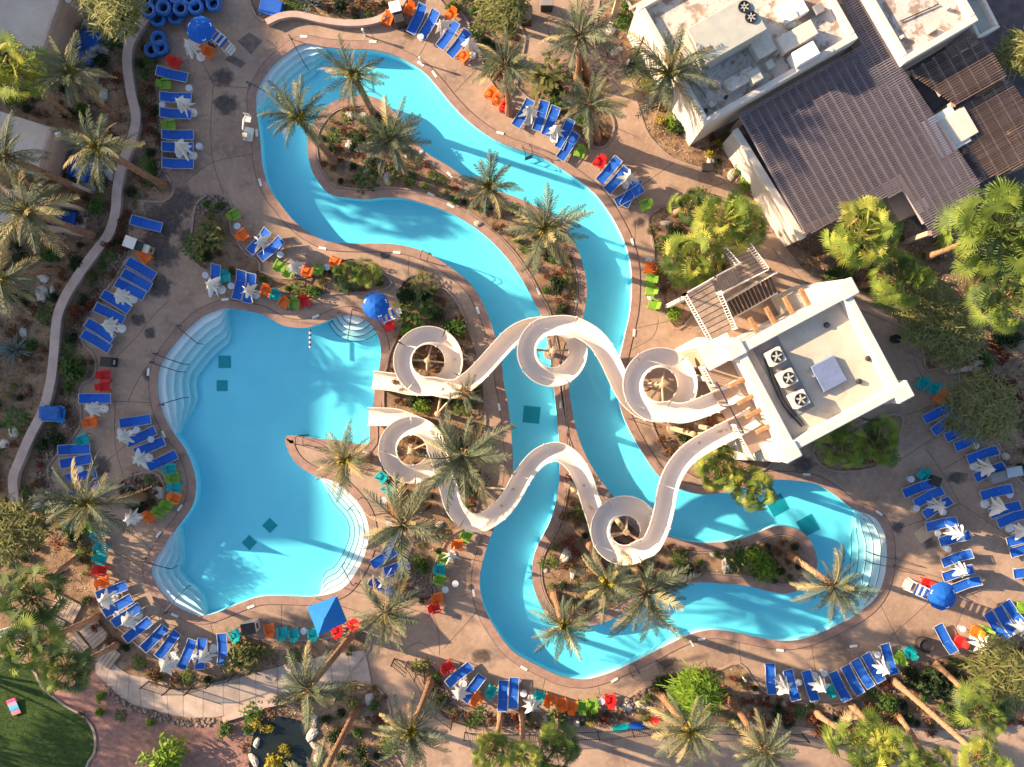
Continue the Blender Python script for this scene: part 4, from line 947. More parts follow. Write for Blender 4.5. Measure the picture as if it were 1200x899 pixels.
def shrub(px, py, r_px, kind, m, label, grp='shrubs in the planting beds', name=None, hs=1.0):
    key = (kind, m); v = V(px, py)
    if key not in SHM: SHM[key] = [shrub_mesh(M[m], s + hash(key[0]) % 7 if False else s * 17 + len(kind), kind) for s in range(3)]
    o = obj(name or dict(round='round_shrub', loose='loose_shrub', spiky='yucca', leafy='leafy_bush')[kind], RND.choice(SHM[key]), None, (v.x, v.y, .0), RND.uniform(0, 6.28), label=label, cat='yucca' if kind == 'spiky' else 'shrub', group=grp)
    s = r_px / 17.4 * 1.22; o.scale = (s, s * RND.uniform(.85, 1.1), s * hs); return o
# named, larger plants
for a in ((105,64,19,'spiky','sh_blue','big blue-grey yucca in the garden above the winding wall'),(18,410,23,'spiky','sh_blue','big blue-grey yucca near the outer garden edge'),(365,4,18,'spiky','sh_blue','blue-grey yucca behind the curved kerb wall'),
          (248,283,26,'round','sh_olive','olive bush in the small bed beside the blue lounger pair'),(88,434,20,'round','sh_green','round bright green bush beside the red chairs'),
          (160,850,1,'round','sh_green',''),(888,658,26,'round','sh_lime','bright green round bush on the island near the river steps'),(641,95,24,'leafy','sh_olive','leafy bush in the bed beside the lounger row on the top path'),
          (200,882,34,'round','sh_lime','big lime green bush in the red gravel'),(265,854,12,'round','sh_green','clipped green bush beside the edging wall'),(748,82,11,'round','sh_lime','lime bush at the feather palm by the white block'),(760,100,12,'round','sh_lime','second lime bush at the feather palm by the white block'),
          (778,132,15,'loose','sh_yellow','yellow flowering bush along the white block'),(788,148,16,'round','sh_lime','lime bush below the yellow flowering bush'),(835,178,13,'loose','sh_yellow','low yellow flowering bush at the white block corner'),(868,196,14,'round','sh_green','green hedge bush at the patio wall end by the path'),(876,216,14,'round','sh_lime','lime hedge bush along the patio wall'),(905,240,13,'round','sh_lime','lime hedge bush midway along the patio wall'),(922,262,14,'round','sh_lime','lime hedge bush near the lower patio wall end'),
          (790,366,14,'round','sh_lime','lime bush at the stair foot beside the green chairs'),(495,474,14,'round','sh_lime','bright lime bush between the two slide ends'),(477,390,12,'round','sh_lime','lime bush touching the low slide loop'),(524,470,9,'round','sh_green','green bush beside the small feather palm'),(532,385,18,'round','sh_green','green bush above the low slide loop'),(488,365,20,'leafy','sh_green','leafy dark green bush beside the blue umbrella'),(495,335,16,'leafy','sh_olive','olive leafy bush at the top of the slide bed'),(478,345,16,'round','sh_dark','dark round bush in the top of the slide bed'),
          (288,768,26,'round','sh_olive','olive feathery bush at the end of the blue lounger arc'),(1095,800,30,'round','sh_dark','dark green bush under the olive tree'),(1038,818,18,'round','sh_green','green bush between the slanting palm trunks'),(735,10,12,'round','sh_green','green bush beside the tan beam pergola'),(730,28,12,'round','sh_green','second green bush beside the tan beam pergola'),
          (700,650,14,'round','sh_lime','lime bush at the foot of the island palm'),(325,900,22,'loose','sh_yellow','yellow plant standing in the dark pond'),(308,845,14,'loose','sh_yellow','yellow-green plant at the pond edge'),(335,878,10,'loose','sh_yellow','small yellow plant in the pond'),
          (120,815,9,'round','sh_lime','small lime bush beside the walkway on red gravel'),(118,832,9,'round','sh_lime','second small lime bush on the red gravel'),(176,846,8,'round','sh_lime','small lime bush on the gravel near the big bush'),(143,838,7,'leafy','sh_green','small leafy bush on the red gravel'),(692,838,10,'loose','sh_yellow','yellow bush below the green chairs'),(495,778,14,'round','sh_olive','olive bush inside the small round bed by the gate'),(1170,640,1,'round','sh_olive',''),
          (60,812,4,'loose','sh_red',''),(1010,305,16,'round','sh_brown','reddish brown bush below the pergola corner'),(975,322,14,'round','sh_green','green bush along the path below the pergola'),(1150,425,16,'round','sh_green','green bush beside the cream planter wall'),(1168,418,14,'loose','sh_red','reddish bush beside the cream planter wall')):
    if a[2] > 5: shrub(*a, hs=1.0)
KIND = [('round', 'sh_dark', 'dark round shrub'), ('round', 'sh_dark', 'dark round shrub'), ('round', 'sh_green', 'green round shrub'), ('loose', 'sh_brown', 'dry brown shrub'), ('loose', 'sh_olive', 'loose olive shrub'), ('leafy', 'sh_green', 'small leafy green shrub'), ('loose', 'sh_red', 'reddish flowering shrub'), ('loose', 'sh_brown', 'dry brown shrub')]
WHERE = dict(garden_bed='in the sandy garden bed by the cabanas', bush_bed='in the small bed by the blue lounger pair', shrub_bed='in the narrow bed behind the coloured chairs', slide_bed='in the bed under the slide ends', palm_bed='in the small bed of the leaning palm', kerbwall_bed='behind the curved kerb wall', top_bed='in the bed above the orange chairs', path_bed='in the bed on the top path', building_bed='in the bed along the white block', stair_bed='in the bed beside the switchback stair', tower_bed='under the tower launch platform', fan_bed='at the tower foot', lower_bed='in the long bed along the lower walk', island_bed='on the river island')
WALLPX = cr_open(pl([(180,18),(155,55),(153,80),(163,140),(147,195),(139,250),(115,297),(80,350),(68,410),(55,480),(28,538),(20,560)]), 6)
CABQ = [pl([(-30,-42),(110,0),(70,80),(-60,40)]), pl([(-30,118),(100,150),(60,235),(-60,190)]), pl([(-60,205),(75,225),(60,262),(-70,262)])]
def free(p, nm, r):
    if nm == 'garden_bed':
        if inside(p, LAWN) or inside(p, up + lo[::-1]) or inside(p, POND) or inside(p, GRAVEL) or any(inside(p, q) for q in CABQ) or dist_loop(p, WALLPX)[0] < .75 or (p[0] < -24 and p[1] < -14.0 and p[1] > -19.5): return False
    if nm == 'building_bed':
        px, py = 600 + p[0] * 17.4, 449.5 - p[1] * 17.4
        if inside(p, pl([(745,20),(812,172),(850,150),(935,285),(1060,235),(1095,285),(1260,200),(1260,-80),(720,-80)])): return False
        if hypot(px - 1150, py - 420) < 0: return False
    return abs(p[0]) < 36 and abs(p[1]) < 27.5
NUM = dict(garden_bed=170, bush_bed=9, shrub_bed=14, slide_bed=62, palm_bed=11, kerbwall_bed=20, top_bed=24, path_bed=18, building_bed=70, stair_bed=18, tower_bed=14, fan_bed=7, lower_bed=125, island_bed=160)
LM = [(105,64,'the blue-grey garden yucca'),(60,150,'the middle cabana'),(60,20,'the topmost cabana'),(55,235,'the lowest cabana'),(120,112,'the leaning garden palm'),(18,410,'the outer garden yucca'),(75,500,'the stacked blue pads'),(150,300,'the towel cabinets'),(45,594,'the dark olive tree'),(88,434,'the red chairs'),(100,680,'the boarded steps'),(150,760,'the lounger arc'),(230,790,'the walkway fence'),(30,330,'the garden edge palm'),(50,344,'the paired boulders'),
 (392,190,'the island tip palm'),(438,135,'the channel palm'),(476,204,'the slim island palm'),(573,240,'the blue-grey island palm'),(640,290,'the broad island palm'),(655,380,'the river divider'),(668,540,'the divider slide column'),(690,640,'the looped slide column'),(650,697,'the lower tip palm'),(745,668,'the large island palm'),(888,658,'the round island bush'),(925,650,'the island end palm'),(820,655,'the narrow island bed'),(510,185,'the island shoulder'),
 (490,340,'the lifeguard umbrella'),(502,423,'the low slide loop'),(495,474,'the slide ends'),(483,527,'the peninsula slide loop'),(541,530,'the central palm'),(480,600,'the broad poolside palm'),(490,690,'the gazebo palm'),(540,600,'the lowest slide bend'),(248,283,'the olive bush'),(240,245,'the gravel circle'),(370,335,'the narrow chair bed'),(430,322,'the low fan palms'),(330,334,'the orange and teal chairs'),(165,580,'the leaning poolside palm'),(365,4,'the kerb wall yucca'),(430,5,'the kerb wall'),(550,20,'the kerb wall loungers'),(592,90,'the orange chair palm'),(641,95,'the leafy top bush'),(690,150,'the twin trunked palm'),
 (730,20,'the tan beam pergola'),(765,122,'the white block palm'),(790,150,'the yellow block bush'),(840,185,'the white block corner'),(900,240,'the patio wall'),(975,322,'the pergola corner palm'),(1060,330,'the tower back palm'),(1100,380,'the paired olive trees'),(1150,425,'the cream planter wall'),(1160,490,'the lounger olive tree'),(1170,340,'the huge fan palms'),(800,260,'the upper stair palm'),(790,340,'the green chair palm'),(800,520,'the launch platform'),(870,545,'the launch palms'),(1005,525,'the tower foot palms'),
 (510,800,'the gate fence'),(587,840,'the bright fan palm'),(640,842,'the row of coloured chairs'),(735,828,'the red end chair'),(775,813,'the stout slanting trunk'),(815,812,'the round lime tree'),(870,820,'the bare lower corner'),(930,835,'the first row loungers'),(985,845,'the large pale boulder'),(1045,805,'the longest slanting trunk'),(1095,790,'the dark barrel bush'),(1160,790,'the lower olive tree'),(418,830,'the half-round bed palm'),(440,850,'the half-round bed edge'),(310,790,'the gazebo walk')]
def landmark(px, py): return min(LM, key=lambda l: (l[0] - px) ** 2 + (l[1] - py) ** 2)[2]
placed = [(*P2(x_, y_), .7) for x_, y_ in ((728,857),(747,855),(765,850),(420,830),(372,830))]
for nm, L in BL.items():
    rr = random.Random(len(nm) * 7 + NUM[nm]); xs = [p[0] for p in L]; ys = [p[1] for p in L]; k = 0; tries = 0
    bx0, bx1, by0, by1 = max(-35, min(xs)), min(35, max(xs)), max(-26.5, min(ys)), min(26.5, max(ys))
    LC = L[::2]
    while k < NUM[nm] and tries < 14000:
        tries += 1; p = (rr.uniform(bx0, bx1), rr.uniform(by0, by1)); r = rr.choice((.34, .42, .5, .62, .8))
        if not inside(p, LC) or any(hypot(p[0] - q[0], p[1] - q[1]) < (r + q[2]) * .66 for q in placed) or not free(p, nm, r) or dist_loop(p, LC)[0] < r * .75 or any(hypot(p[0] - q[0], p[1] - q[1]) < (r + q[2]) * .66 for q in placed): continue
        placed.append((*p, r)); k += 1; kd = rr.choice(KIND)
        shrub(600 + p[0] * 17.4, 449.5 - p[1] * 17.4, r * 17.4 * 1.05, kd[0], kd[1], kd[2] + ' growing near ' + landmark(600 + p[0] * 17.4, 449.5 - p[1] * 17.4), kd[2] + 's near ' + landmark(600 + p[0] * 17.4, 449.5 - p[1] * 17.4), hs=rr.uniform(.85, 1.3))
# dense dark planting strip between the winding wall and the deck
strip_pts = [(174,60),(176,75),(173,90),(178,105),(172,120),(180,135),(175,150),(182,165),(178,180),(170,192),(182,200),(165,208),(176,215),(158,228),(148,250),(146,265),(140,282),(130,298),(122,312),(112,325),(104,338),(96,350),(90,364),(86,380),(84,396),(82,412),(80,455),(78,480),(66,500),(55,520),(48,540),(50,565),(62,590),(78,610),(92,630),(98,650),(100,668),(104,705),(116,735),(130,748),(150,760),(165,778),(185,790),(205,796),(225,798),(245,792)]
for i, (x, y) in enumerate(strip_pts):
    kd = KIND[(i * 5) % 8]; shrub(x + RND.uniform(-3, 3), y + RND.uniform(-2, 2), RND.uniform(7, 11), kd[0], kd[1], kd[2] + ' in the wall-side strip near ' + landmark(x, y), 'shrubs between the winding wall and the deck')
# litter and pebbles: nobody could count them
rr = random.Random(11); mb = MB(); mp = MB()
for nm, L in BL.items():
    xs = [p[0] for p in L]; ys = [p[1] for p in L]; A_ = abs(area(L)); n = int(min(A_, 900) * 5)
    x0, x1, y0, y1 = max(-36, min(xs)), min(36, max(xs)), max(-27, min(ys)), min(27, max(ys)); k = 0; tr_ = 0
    while k < n and tr_ < n * 6:
        tr_ += 1; p = (rr.uniform(x0, x1), rr.uniform(y0, y1))
        if not inside(p, L) or not free(p, nm, .2): continue
        k += 1; s = rr.uniform(.03, .09); a = rr.uniform(0, 6.28)
        if rr.random() < .55:
            mp.add([(p[0] + s * cos(a + q), p[1] + s * sin(a + q) * .8, .012) for q in (0, 1.6, 3.1, 4.7)] + [(p[0], p[1], .012 + s * .8)], [(0, 1, 4), (1, 2, 4), (2, 3, 4), (3, 0, 4)])
        else:
            for j in range(4):
                b = rr.uniform(0, 6.28); l = rr.uniform(.08, .22); mb.add([(p[0] - .015 * sin(b), p[1] + .015 * cos(b), .014), (p[0] + .015 * sin(b), p[1] - .015 * cos(b), .014), (p[0] + l * cos(b), p[1] + l * sin(b), .03 + rr.uniform(0, .1))], [(0, 1, 2)])
mp.build('pebbles', M['rock'], label='loose pale pebbles scattered over the sandy beds', cat='pebbles', kind='stuff')
mb.build('dry_litter', M['sh_brown'], label='dry brown leaf litter and low weeds on the beds', cat='leaf litter', kind='stuff')

bs_ = MB(); rr = random.Random(21)
def stones(pts, wd, n):
    e = cr_open(pl(pts), 6)
    for i in range(n):
        k = rr.randrange(len(e) - 1); t = rr.random(); x = e[k][0] + (e[k + 1][0] - e[k][0]) * t + rr.uniform(-wd, wd); y = e[k][1] + (e[k + 1][1] - e[k][1]) * t + rr.uniform(-wd, wd); s_ = rr.uniform(.06, .17); a0 = rr.uniform(0, 6)
        vs_ = [(x + s_ * cos(a0 + q * 1.047) * rr.uniform(.75, 1.15), y + s_ * sin(a0 + q * 1.047) * rr.uniform(.75, 1.15), .0) for q in range(6)]
        tp_ = [(x + (v_[0] - x) * .65, y + (v_[1] - y) * .65, s_ * rr.uniform(.6, .9)) for v_ in vs_]
        bs_.add(vs_ + tp_, [(q, (q + 1) % 6, 6 + (q + 1) % 6, 6 + q) for q in range(6)] + [(6, 7, 8, 9, 10, 11)])
stones([(720,835),(745,822),(785,798),(810,792),(838,794)], .45, 260); stones([(184,60),(180,110),(188,160),(186,200),(196,215)], .4, 220); stones([(150,255),(140,300),(120,330),(100,360),(90,395)], .4, 240); stones([(85,460),(80,500),(56,530),(50,556),(62,585)], .5, 220); stones([(150,572),(165,562),(182,566)], .5, 140); stones([(660,105),(690,120),(712,60),(730,85)], .6, 200); stones([(235,245),(250,236),(265,245)], .45, 160)
stones([(505,790),(530,830),(560,842),(600,842),(700,842)], .35, 300); stones([(488,692),(500,690),(480,676)], .45, 140); stones([(885,812),(930,832),(995,832),(1050,800),(1100,778)], .4, 260); stones([(124,806),(152,828),(185,840),(217,846),(262,846)], .25, 200)
M['darkrock'] = mat('border_stone', (.16, .11, .09), .9, col2=(.30, .23, .19), scale=5, bump=.4)
bs_.build('border_stones', M['darkrock'], label='brown border stones heaped along the bed edges', cat='stones', kind='stuff')
def feather_tree(px, py, r_px, h, label, m='feather', seed=1, n=26):
    rr = random.Random(seed); c = V(px, py, h * .75); t = thing('feathery_tree', (c.x, c.y, 0), label, 'tree'); R = r_px * (H - h * .75) / F
    tr = MB(); tr.path([(0, 0, -.05), (.1, .05, h * .3), (0, .1, h * .6)], [.2, .16, .1], 8); ends = []
    for i in range(7):
        a = i * .9 + rr.random(); q = Vector((cos(a) * R * .6, sin(a) * R * .6, h * rr.uniform(.65, .9))); tr.path([(.1, .05, h * .3), tuple(q * .5 + Vector((0, 0, h * .22))), tuple(q)], [.1, .06, .02], 5)
    tr.build('trunk', M['bark'], t); cr = MB()
    for k in range(n):
        a = k * 2.4; d = R * math.sqrt((k + .5) / n) * .85; c0 = Vector((cos(a) * d, sin(a) * d, h * (1 - .35 * (d / R) ** 2) * rr.uniform(.82, 1.05)))
        for j in range(46):     # drooping sprays of fine leaves
            b = rr.uniform(0, 6.28); l = rr.uniform(.35, .75); o = c0 + Vector((rr.gauss(0, .28), rr.gauss(0, .28), rr.gauss(0, .22))); d1 = Vector((cos(b), sin(b), rr.uniform(-.5, .35))).normalized(); s = Vector((-sin(b), cos(b), 0)) * .035
            e = o + d1 * l - Vector((0, 0, .12)); cr.add([o - s, o + s, o.lerp(e, .6) + s, e, o.lerp(e, .6) - s], [(0, 1, 2, 3, 4)])
    cr.build('crown', M[m], t)
feather_tree(132, 8, 36, 5.0, 'olive feathery tree at the top of the garden beside the blue rings', seed=2)
feather_tree(1150, 478, 44, 5.0, 'olive feathery tree over the lounger pair by the cream planter', seed=3, n=34)
feather_tree(1092, 372, 42, 4.6, 'olive feathery tree between tower and huge fan palms', seed=4, n=34)
feather_tree(1120, 400, 30, 4.2, 'second olive feathery tree beside the tower deck', seed=5)
feather_tree(8, 622, 40, 4.6, 'dark olive feathery tree at the outer garden edge', 'sh_olive', seed=6, n=30)
feather_tree(1175, 790, 42, 4.6, 'olive feathery tree over the lower bed by the lounger pair', seed=7, n=34)
feather_tree(815, 812, 27, 3.4, 'bright green round tree beside the slanting palm trunk', 'sh_lime', seed=8, n=34)
feather_tree(590, 8, 26, 4.0, 'yellow-green feathery tree above the orange chairs', 'sh_olive', seed=9)
feather_tree(1195, 60, 22, 3.2, 'olive feathery tree behind the brown pergola', seed=10)

def rock_mesh(seed):
    rr = random.Random(seed); mb = MB(); n, mm = 9, 5; vs = []; ph = [rr.uniform(0, 6.28) for _ in range(6)]
    prof = [(.62, 0), (.95, .18), (1.0, .38), (.8, .6), (.42, .74)]
    for r, z in prof:
        for k in range(n):
            a = 2 * pi * k / n; q = r * (1 + .16 * sin(2 * a + ph[0]) + .1 * sin(3 * a + ph[1]) + rr.uniform(-.1, .1)); vs.append((q * cos(a), q * sin(a) * .85, z * (1 + rr.uniform(-.12, .12))))
    vs.append((0, 0, .78)); fs = [(i * n + k, i * n + (k + 1) % n, (i + 1) * n + (k + 1) % n, (i + 1) * n + k) for i in range(mm - 1) for k in range(n)] + [((mm - 1) * n + k, (mm - 1) * n + (k + 1) % n, mm * n) for k in range(n)]
    return mb.add(vs, fs).mesh('boulder', M['rock'], False)
RM = [rock_mesh(s) for s in range(6)]
def rock(px, py, r, where):
    v = V(px, py); o = obj('boulder', RND.choice(RM), None, (v.x, v.y, -.03), RND.uniform(0, 6.28), label='pale rounded boulder ' + where + ' near ' + landmark(px, py), cat='boulder', group='boulders ' + where); s = r / 17.4; o.scale = (s, s * RND.uniform(.7, 1), s * RND.uniform(.6, .9))
for a in ((122,112,9),(128,40,7),(143,38,7),(140,51,7),(130,205,9),(118,212,6),(74,49,6),(52,326,7),(50,344,10),(62,340,5),(28,390,7),(17,506,8),(6,520,8),(75,498,5),(44,594,7),(108,30,5)): rock(*a, 'in the sandy garden')
for a in ((187,577,9),): rock(*a, 'in the leaning palm bed')
for a in ((409,172,8),(427,136,6),(455,209,9),(478,180,5),(430,200,6),(410,135,6),(494,179,4),(560,262,5),(662,342,5),(676,353,4),(664,650,9),(671,672,6),(850,663,8),(712,580,4),(835,650,4),(640,668,4)): rock(*a, 'on the river island')
for a in ((368,845,8),(366,860,8),(370,874,7),(374,888,9),(301,870,6),(298,890,8),(292,858,6),(305,828,5)): rock(*a, 'edging the dark pond')
for a in ((738,75,6),(715,35,9),(722,60,7),(832,187,7),(857,205,7),(670,118,5),(655,112,4)): rock(*a, 'along the top path beds')
for a in ((735,827,7),(752,825,7),(678,846,6),(988,845,10),(720,828,5),(640,842,5),(955,820,6),(918,824,5)): rock(*a, 'in the long lower bed')
for a in ((780,262,6),(788,325,8),(1165,505,5),(1178,535,6),(515,615,5),(430,530,5),(433,819,7)): rock(*a, 'beside the deck planting')

# ------------------------------------------------------------------ furniture prototypes
PROTO = {}
def part(kind, name, mb, m, smooth=False): PROTO.setdefault(kind, []).append((name, mb, m, smooth))
MESHC = {}
def place(kind, name, loc, rz, label, cat, group, sub=None, tilt=None):
    t = thing(name, loc, label, cat, group, rz)
    if tilt: t.rotation_euler = (tilt[0], tilt[1], rz)
    for i, (pn, mb, m, sm) in enumerate(PROTO[kind]):
        mm = (sub or {}).get(m, m); key = (kind, i, mm)
        if key not in MESHC: MESHC[key] = mb.mesh(pn, M[mm], sm)
        obj(pn, MESHC[key], t)
    return t
RY = lambda a: Matrix.Rotation(a, 3, 'Y')
# sun lounger: +x is the foot end
def slat_sheet(x0, z0, x1, z1, wd, n=7, sag=.02):
    mb = MB(); vs = []
    for i in range(n + 1):
        t = i / n; x = x0 + (x1 - x0) * t; z = z0 + (z1 - z0) * t - sag * sin(pi * t)
        vs += [(x, -wd / 2, z), (x, 0, z - sag * .6), (x, wd / 2, z), (x, wd / 2, z - .03), (x, 0, z - .03 - sag * .6), (x, -wd / 2, z - .03)]
    fs = [(i * 6 + k, i * 6 + (k + 1) % 6, (i + 1) * 6 + (k + 1) % 6, (i + 1) * 6 + k) for i in range(n) for k in range(6)] + [(5, 4, 3, 2, 1, 0), tuple(n * 6 + k for k in range(6))]
    return mb.add(vs, fs)
part('lounger', 'seat_sling', slat_sheet(-.28, .36, .98, .35, .60, 8, .03), 'sling')
part('lounger', 'backrest_sling', slat_sheet(-.94, .72, -.29, .38, .60, 6, .03), 'sling')
f = MB()
for s in (-1, 1): f.path([(-.97, s * .325, .74), (-.29, s * .325, .39), (.98, s * .325, .36)], .024, 6)
f.path([(.99, -.325, .36), (.99, .325, .36)], .024, 6); f.path([(-.97, -.325, .74), (-.97, .325, .74)], .024, 6); f.path([(-.29, -.325, .33), (-.29, .325, .33)], .02, 6)
part('lounger', 'frame', f, 'frame')
for x in (-.62, .72):
    for s in (-1, 1): part('lounger', 'leg', MB().path([(x, s * .31, .36 if x > 0 else .34), (x + (.1 if x > 0 else -.05), s * .315, 0)], .022, 6), 'frame')
part('lounger', 'rear_rail', MB().path([(-.29, 0, .33), (-.62, 0, .345)], .02, 5).path([(-.62, -.31, .34), (-.62, .31, .34)], .018, 5), 'frame')
# plastic deck chair with broad arms: +x is the front
part('chair', 'seat', MB().bbox((.03, 0, .34), (.52, .50, .06), .02, RY(.12)), 'orange')
bk = MB()
for k in range(5): bk.bbox((-.33, (k - 2) * .098, .58), (.045, .088, .56 + .05 * (2 - abs(k - 2))), .015, RY(-.42))
bk.bbox((-.29, 0, .5), (.03, .48, .06), .01, RY(-.42)); part('chair', 'backrest', bk, 'orange')
for s in (-1, 1):
    part('chair', 'armrest', MB().bbox((.02, s * .31, .53), (.62, .13, .045), .018), 'orange')
    part('chair', 'leg', MB().bbox((.27, s * .30, .26), (.07, .06, .51), .015), 'orange')
    part('chair', 'leg', MB().bbox((-.22, s * .29, .25), (.09, .05, .5), .015, RY(.35)), 'orange')
part('chair', 'front_slat', MB().bbox((.27, 0, .30), (.04, .55, .1), .012), 'orange')
# side table
part('table', 'table_top', MB().lathe([(.02, .41), (.2, .41), (.225, .425), (.225, .445), (.2, .455), (.06, .45), (.05, .462), (.01, .462)], 22), 'table')
part('table', 'leg', MB().lathe([(.035, .02), (.03, .41)], 8), 'frame'); part('table', 'base', MB().lathe([(.17, 0), (.17, .02), (.05, .035)], 16), 'frame')
# folded market umbrella, its loose flaps hanging out like petals
def folded(seed):
    rr = random.Random(seed); mb = MB(); n = 8; rings = []
    lob = [rr.uniform(.75, 1.25) for _ in range(n)]
    for z, ro, ri in ((2.55, .03, .03), (2.42, .09, .05), (2.15, .18, .07), (1.9, .32, .08), (1.65, .45, .09), (1.4, .58, .10), (1.2, .66, .11), (1.1, .60, .10)):
        row = []
        for k in range(2 * n):
            a = pi * k / n + .12 * sin(3 * z + k); r = ro * lob[k // 2] if k % 2 == 0 else ri
            row.append((r * cos(a), r * sin(a), z - (.16 * (lob[k // 2] - 1) if k % 2 == 0 else 0)))
        rings.append(row)
    vs = [p for r_ in rings for p in r_] + [(0, 0, 2.6)]; w_ = 2 * n
    fs = [(i * w_ + k, i * w_ + (k + 1) % w_, (i + 1) * w_ + (k + 1) % w_, (i + 1) * w_ + k) for i in range(len(rings) - 1) for k in range(w_)] + [(k, len(vs) - 1, (k + 1) % w_) for k in range(w_)]
    return mb.add(vs, fs)
for s in range(3):
    kd = 'umbrella%d' % s
    part(kd, 'canopy', folded(s + 1), 'umb'); part(kd, 'pole', MB().path([(0, 0, .05), (0, 0, 2.7)], .022, 8), 'white'); part(kd, 'finial', MB().lathe([(.03, 0), (.035, .05), (.01, .1)], 8, (0, 0, 2.62)), 'white')
    part(kd, 'base', MB().lathe([(.30, 0), (.30, .05), (.24, .09), (.05, .11), (.04, .3)], 22), 'white')
    part(kd, 'tie_strap', MB().lathe([(.125, 0), (.13, .03), (.125, .06)], 14, (0, 0, 1.3)), 'white')

CL = []       # (place phrase, tile origin, loungers, chairs, tables, umbrellas) in 4x tile pixels
CL.append(('below the pile of blue rings', 0, 0, [(742,330,868,362),(755,450,890,458),(755,525,890,535),(768,628,897,632),(768,685,895,690),(768,762,897,768)], [('red',818,292),('green',775,393),('green',797,585),('orange',975,240)], [(885,412),(760,490),(933,685),(840,725)], [(905,530,845,480),(905,730,840,680),(943,268,885,205)]))
CL.append(('below the curved kerb wall', 300, 0, [(775,40,735,135),(835,65,785,160),(930,115,870,210),(980,160,920,245)], [('orange',615,90),('orange',720,45),('orange',915,70),('orange',972,262),('orange',1100,440),('orange',1135,470),('red',1170,505)], [(772,172)], [(890,150,868,118),(1012,258,1002,200)]))
CL.append(('beside the leafy top path bed', 600, 0, [(75,490,30,570),(150,490,120,595),(200,520,165,615),(270,575,225,680),(290,640,235,730)], [('green',318,715)], [], [(75,570,85,510),(200,650,205,605)]))
CL.append(('where the top path meets the river', 600, 0, [(490,755,420,840),(530,800,455,885),(575,870,540,935),(600,885,500,945)], [('red',412,760),('green',625,960)], [], [(535,865,548,825)]))
CL.append(('along the winding garden wall', 0, 225, [(620,130,750,165),(600,325,720,395),(580,380,700,445),(550,425,670,485),(485,480,600,550),(450,540,575,600),(405,610,530,690),(390,665,510,735)], [('orange',680,305)], [], [(625,503,560,482),(572,640,500,625)]))
CL.append(('between olive bush and main pool', 0, 225, [(1010,350,995,465),(1130,380,1110,490),(1175,400,1160,500)], [('green',1100,105),('orange',1138,200),('teal',1055,400)], [(962,390),(1083,440),(1112,160)], [(1040,458,985,432),(1200,480,1165,460)]))
CL.append(('beside the narrow shrub bed', 300, 225, [(45,190,-20,270),(115,225,25,305)], [('green',110,345),('green',152,372),('orange',240,370),('green',293,362),('orange',372,325),('orange',45,465),('teal',90,487),('orange',128,520),('green',178,525),('red',228,515)], [(113,293),(333,352)], [(205,370,180,345),(50,255,25,230)]))
CL.append(('beside the switchback stair', 600, 225, [], [('orange',645,355),('green',650,408),('green',650,460),('green',663,525)], [(642,320),(650,492)], []))
CL.append(('near the stacked blue pads', 0, 450, [(375,68,512,68),(280,310,412,305),(285,375,425,350),(310,445,445,420),(325,505,460,480)], [('red',490,-40),('red',487,12),('orange',427,178),('teal',390,260)], [(375,400)], [(490,115,425,115),(440,552,395,565)]))
CL.append(('above the leaning palm bed', 0, 450, [(565,185,700,165),(600,275,720,220),(640,320,760,270),(695,390,825,330)], [('teal',800,400),('green',813,440),('teal',822,485),('orange',820,535),('green',785,570),('green',750,600),('orange',700,625)], [(640,215),(707,260)], [(625,235,575,250),(700,345,650,350),(655,615,610,635)]))
CL.append(('under the leaning palm', 0, 450, [], [('teal',325,655),('green',440,675),('teal',462,715),('teal',480,772),('teal',473,822),('red',472,875),('orange',483,930)], [], []))
CL.append(('in the arc below the pool', 0, 675, [(455,95,590,45),(490,175,615,105),(530,225,655,145),(590,295,700,210),(675,340,770,245),(745,375,825,270),(850,425,900,310),(935,420,948,310),(1040,400,1040,285)], [('teal',1100,275)], [(545,180),(812,370),(912,382)], [(540,95,490,110),(650,185,595,215),(825,390,775,430),(1000,340,950,390)]))
CL.append(('beside the blue gazebo', 300, 675, [(545,30,635,85)], [('orange',62,250),('teal',122,265),('teal',177,272),('teal',268,270),('red',380,255),('red',455,225)], [(222,260)], [(615,-10,600,25)]))
CL.append(('under the broad poolside palm', 300, 450, [(655,700,610,790),(640,790,560,840),(700,850,610,880)], [('teal',587,440),('teal',615,500),('orange',650,590)], [(623,655),(600,545)], []))
CL.append(('between slide bed and river', 300, 450, [], [('green',990,715),('orange',948,755),('green',885,820),('teal',865,870),('green',865,920),('orange',855,1005),('red',840,1050)], [(935,937),(887,965)], [(920,800,910,790)]))
CL.append(('beside the gate fence', 300, 675, [(905,505,1000,425),(980,580,1055,475),(1155,620,1160,505),(1205,610,1210,490)], [('red',900,428),('orange',1035,575),('teal',1105,542)], [(975,505)], [(970,510,950,560)]))
CL.append(('below the river bend', 600, 675, [], [('teal',128,565),('orange',175,580),('orange',230,598),('orange',280,612),('green',330,612),('green',380,603),('red',462,583)], [(55,553),(422,590)], [(90,575,92,610)]))
CL.append(('above the slanting palm trunks', 900, 675, [(20,545,10,420),(130,575,95,450),(220,580,180,450),(370,580,305,455),(430,545,365,430),(480,515,410,400),(530,490,460,370),(590,450,550,330)], [('teal',287,530),('green',618,385),('teal',668,357)], [(265,457),(145,500),(515,370)], [(50,480,80,530),(215,470,250,525),(510,395,545,440)]))
CL.append(('near the dark barrel', 900, 675, [(870,355,800,235),(1110,290,1035,180),(1150,265,1080,155),(1195,225,1125,135)], [('red',745,38),('red',900,310),('orange',975,262),('green',1020,262),('green',1195,150)], [(915,250)], [(965,290,995,325),(1150,215,1185,240)]))
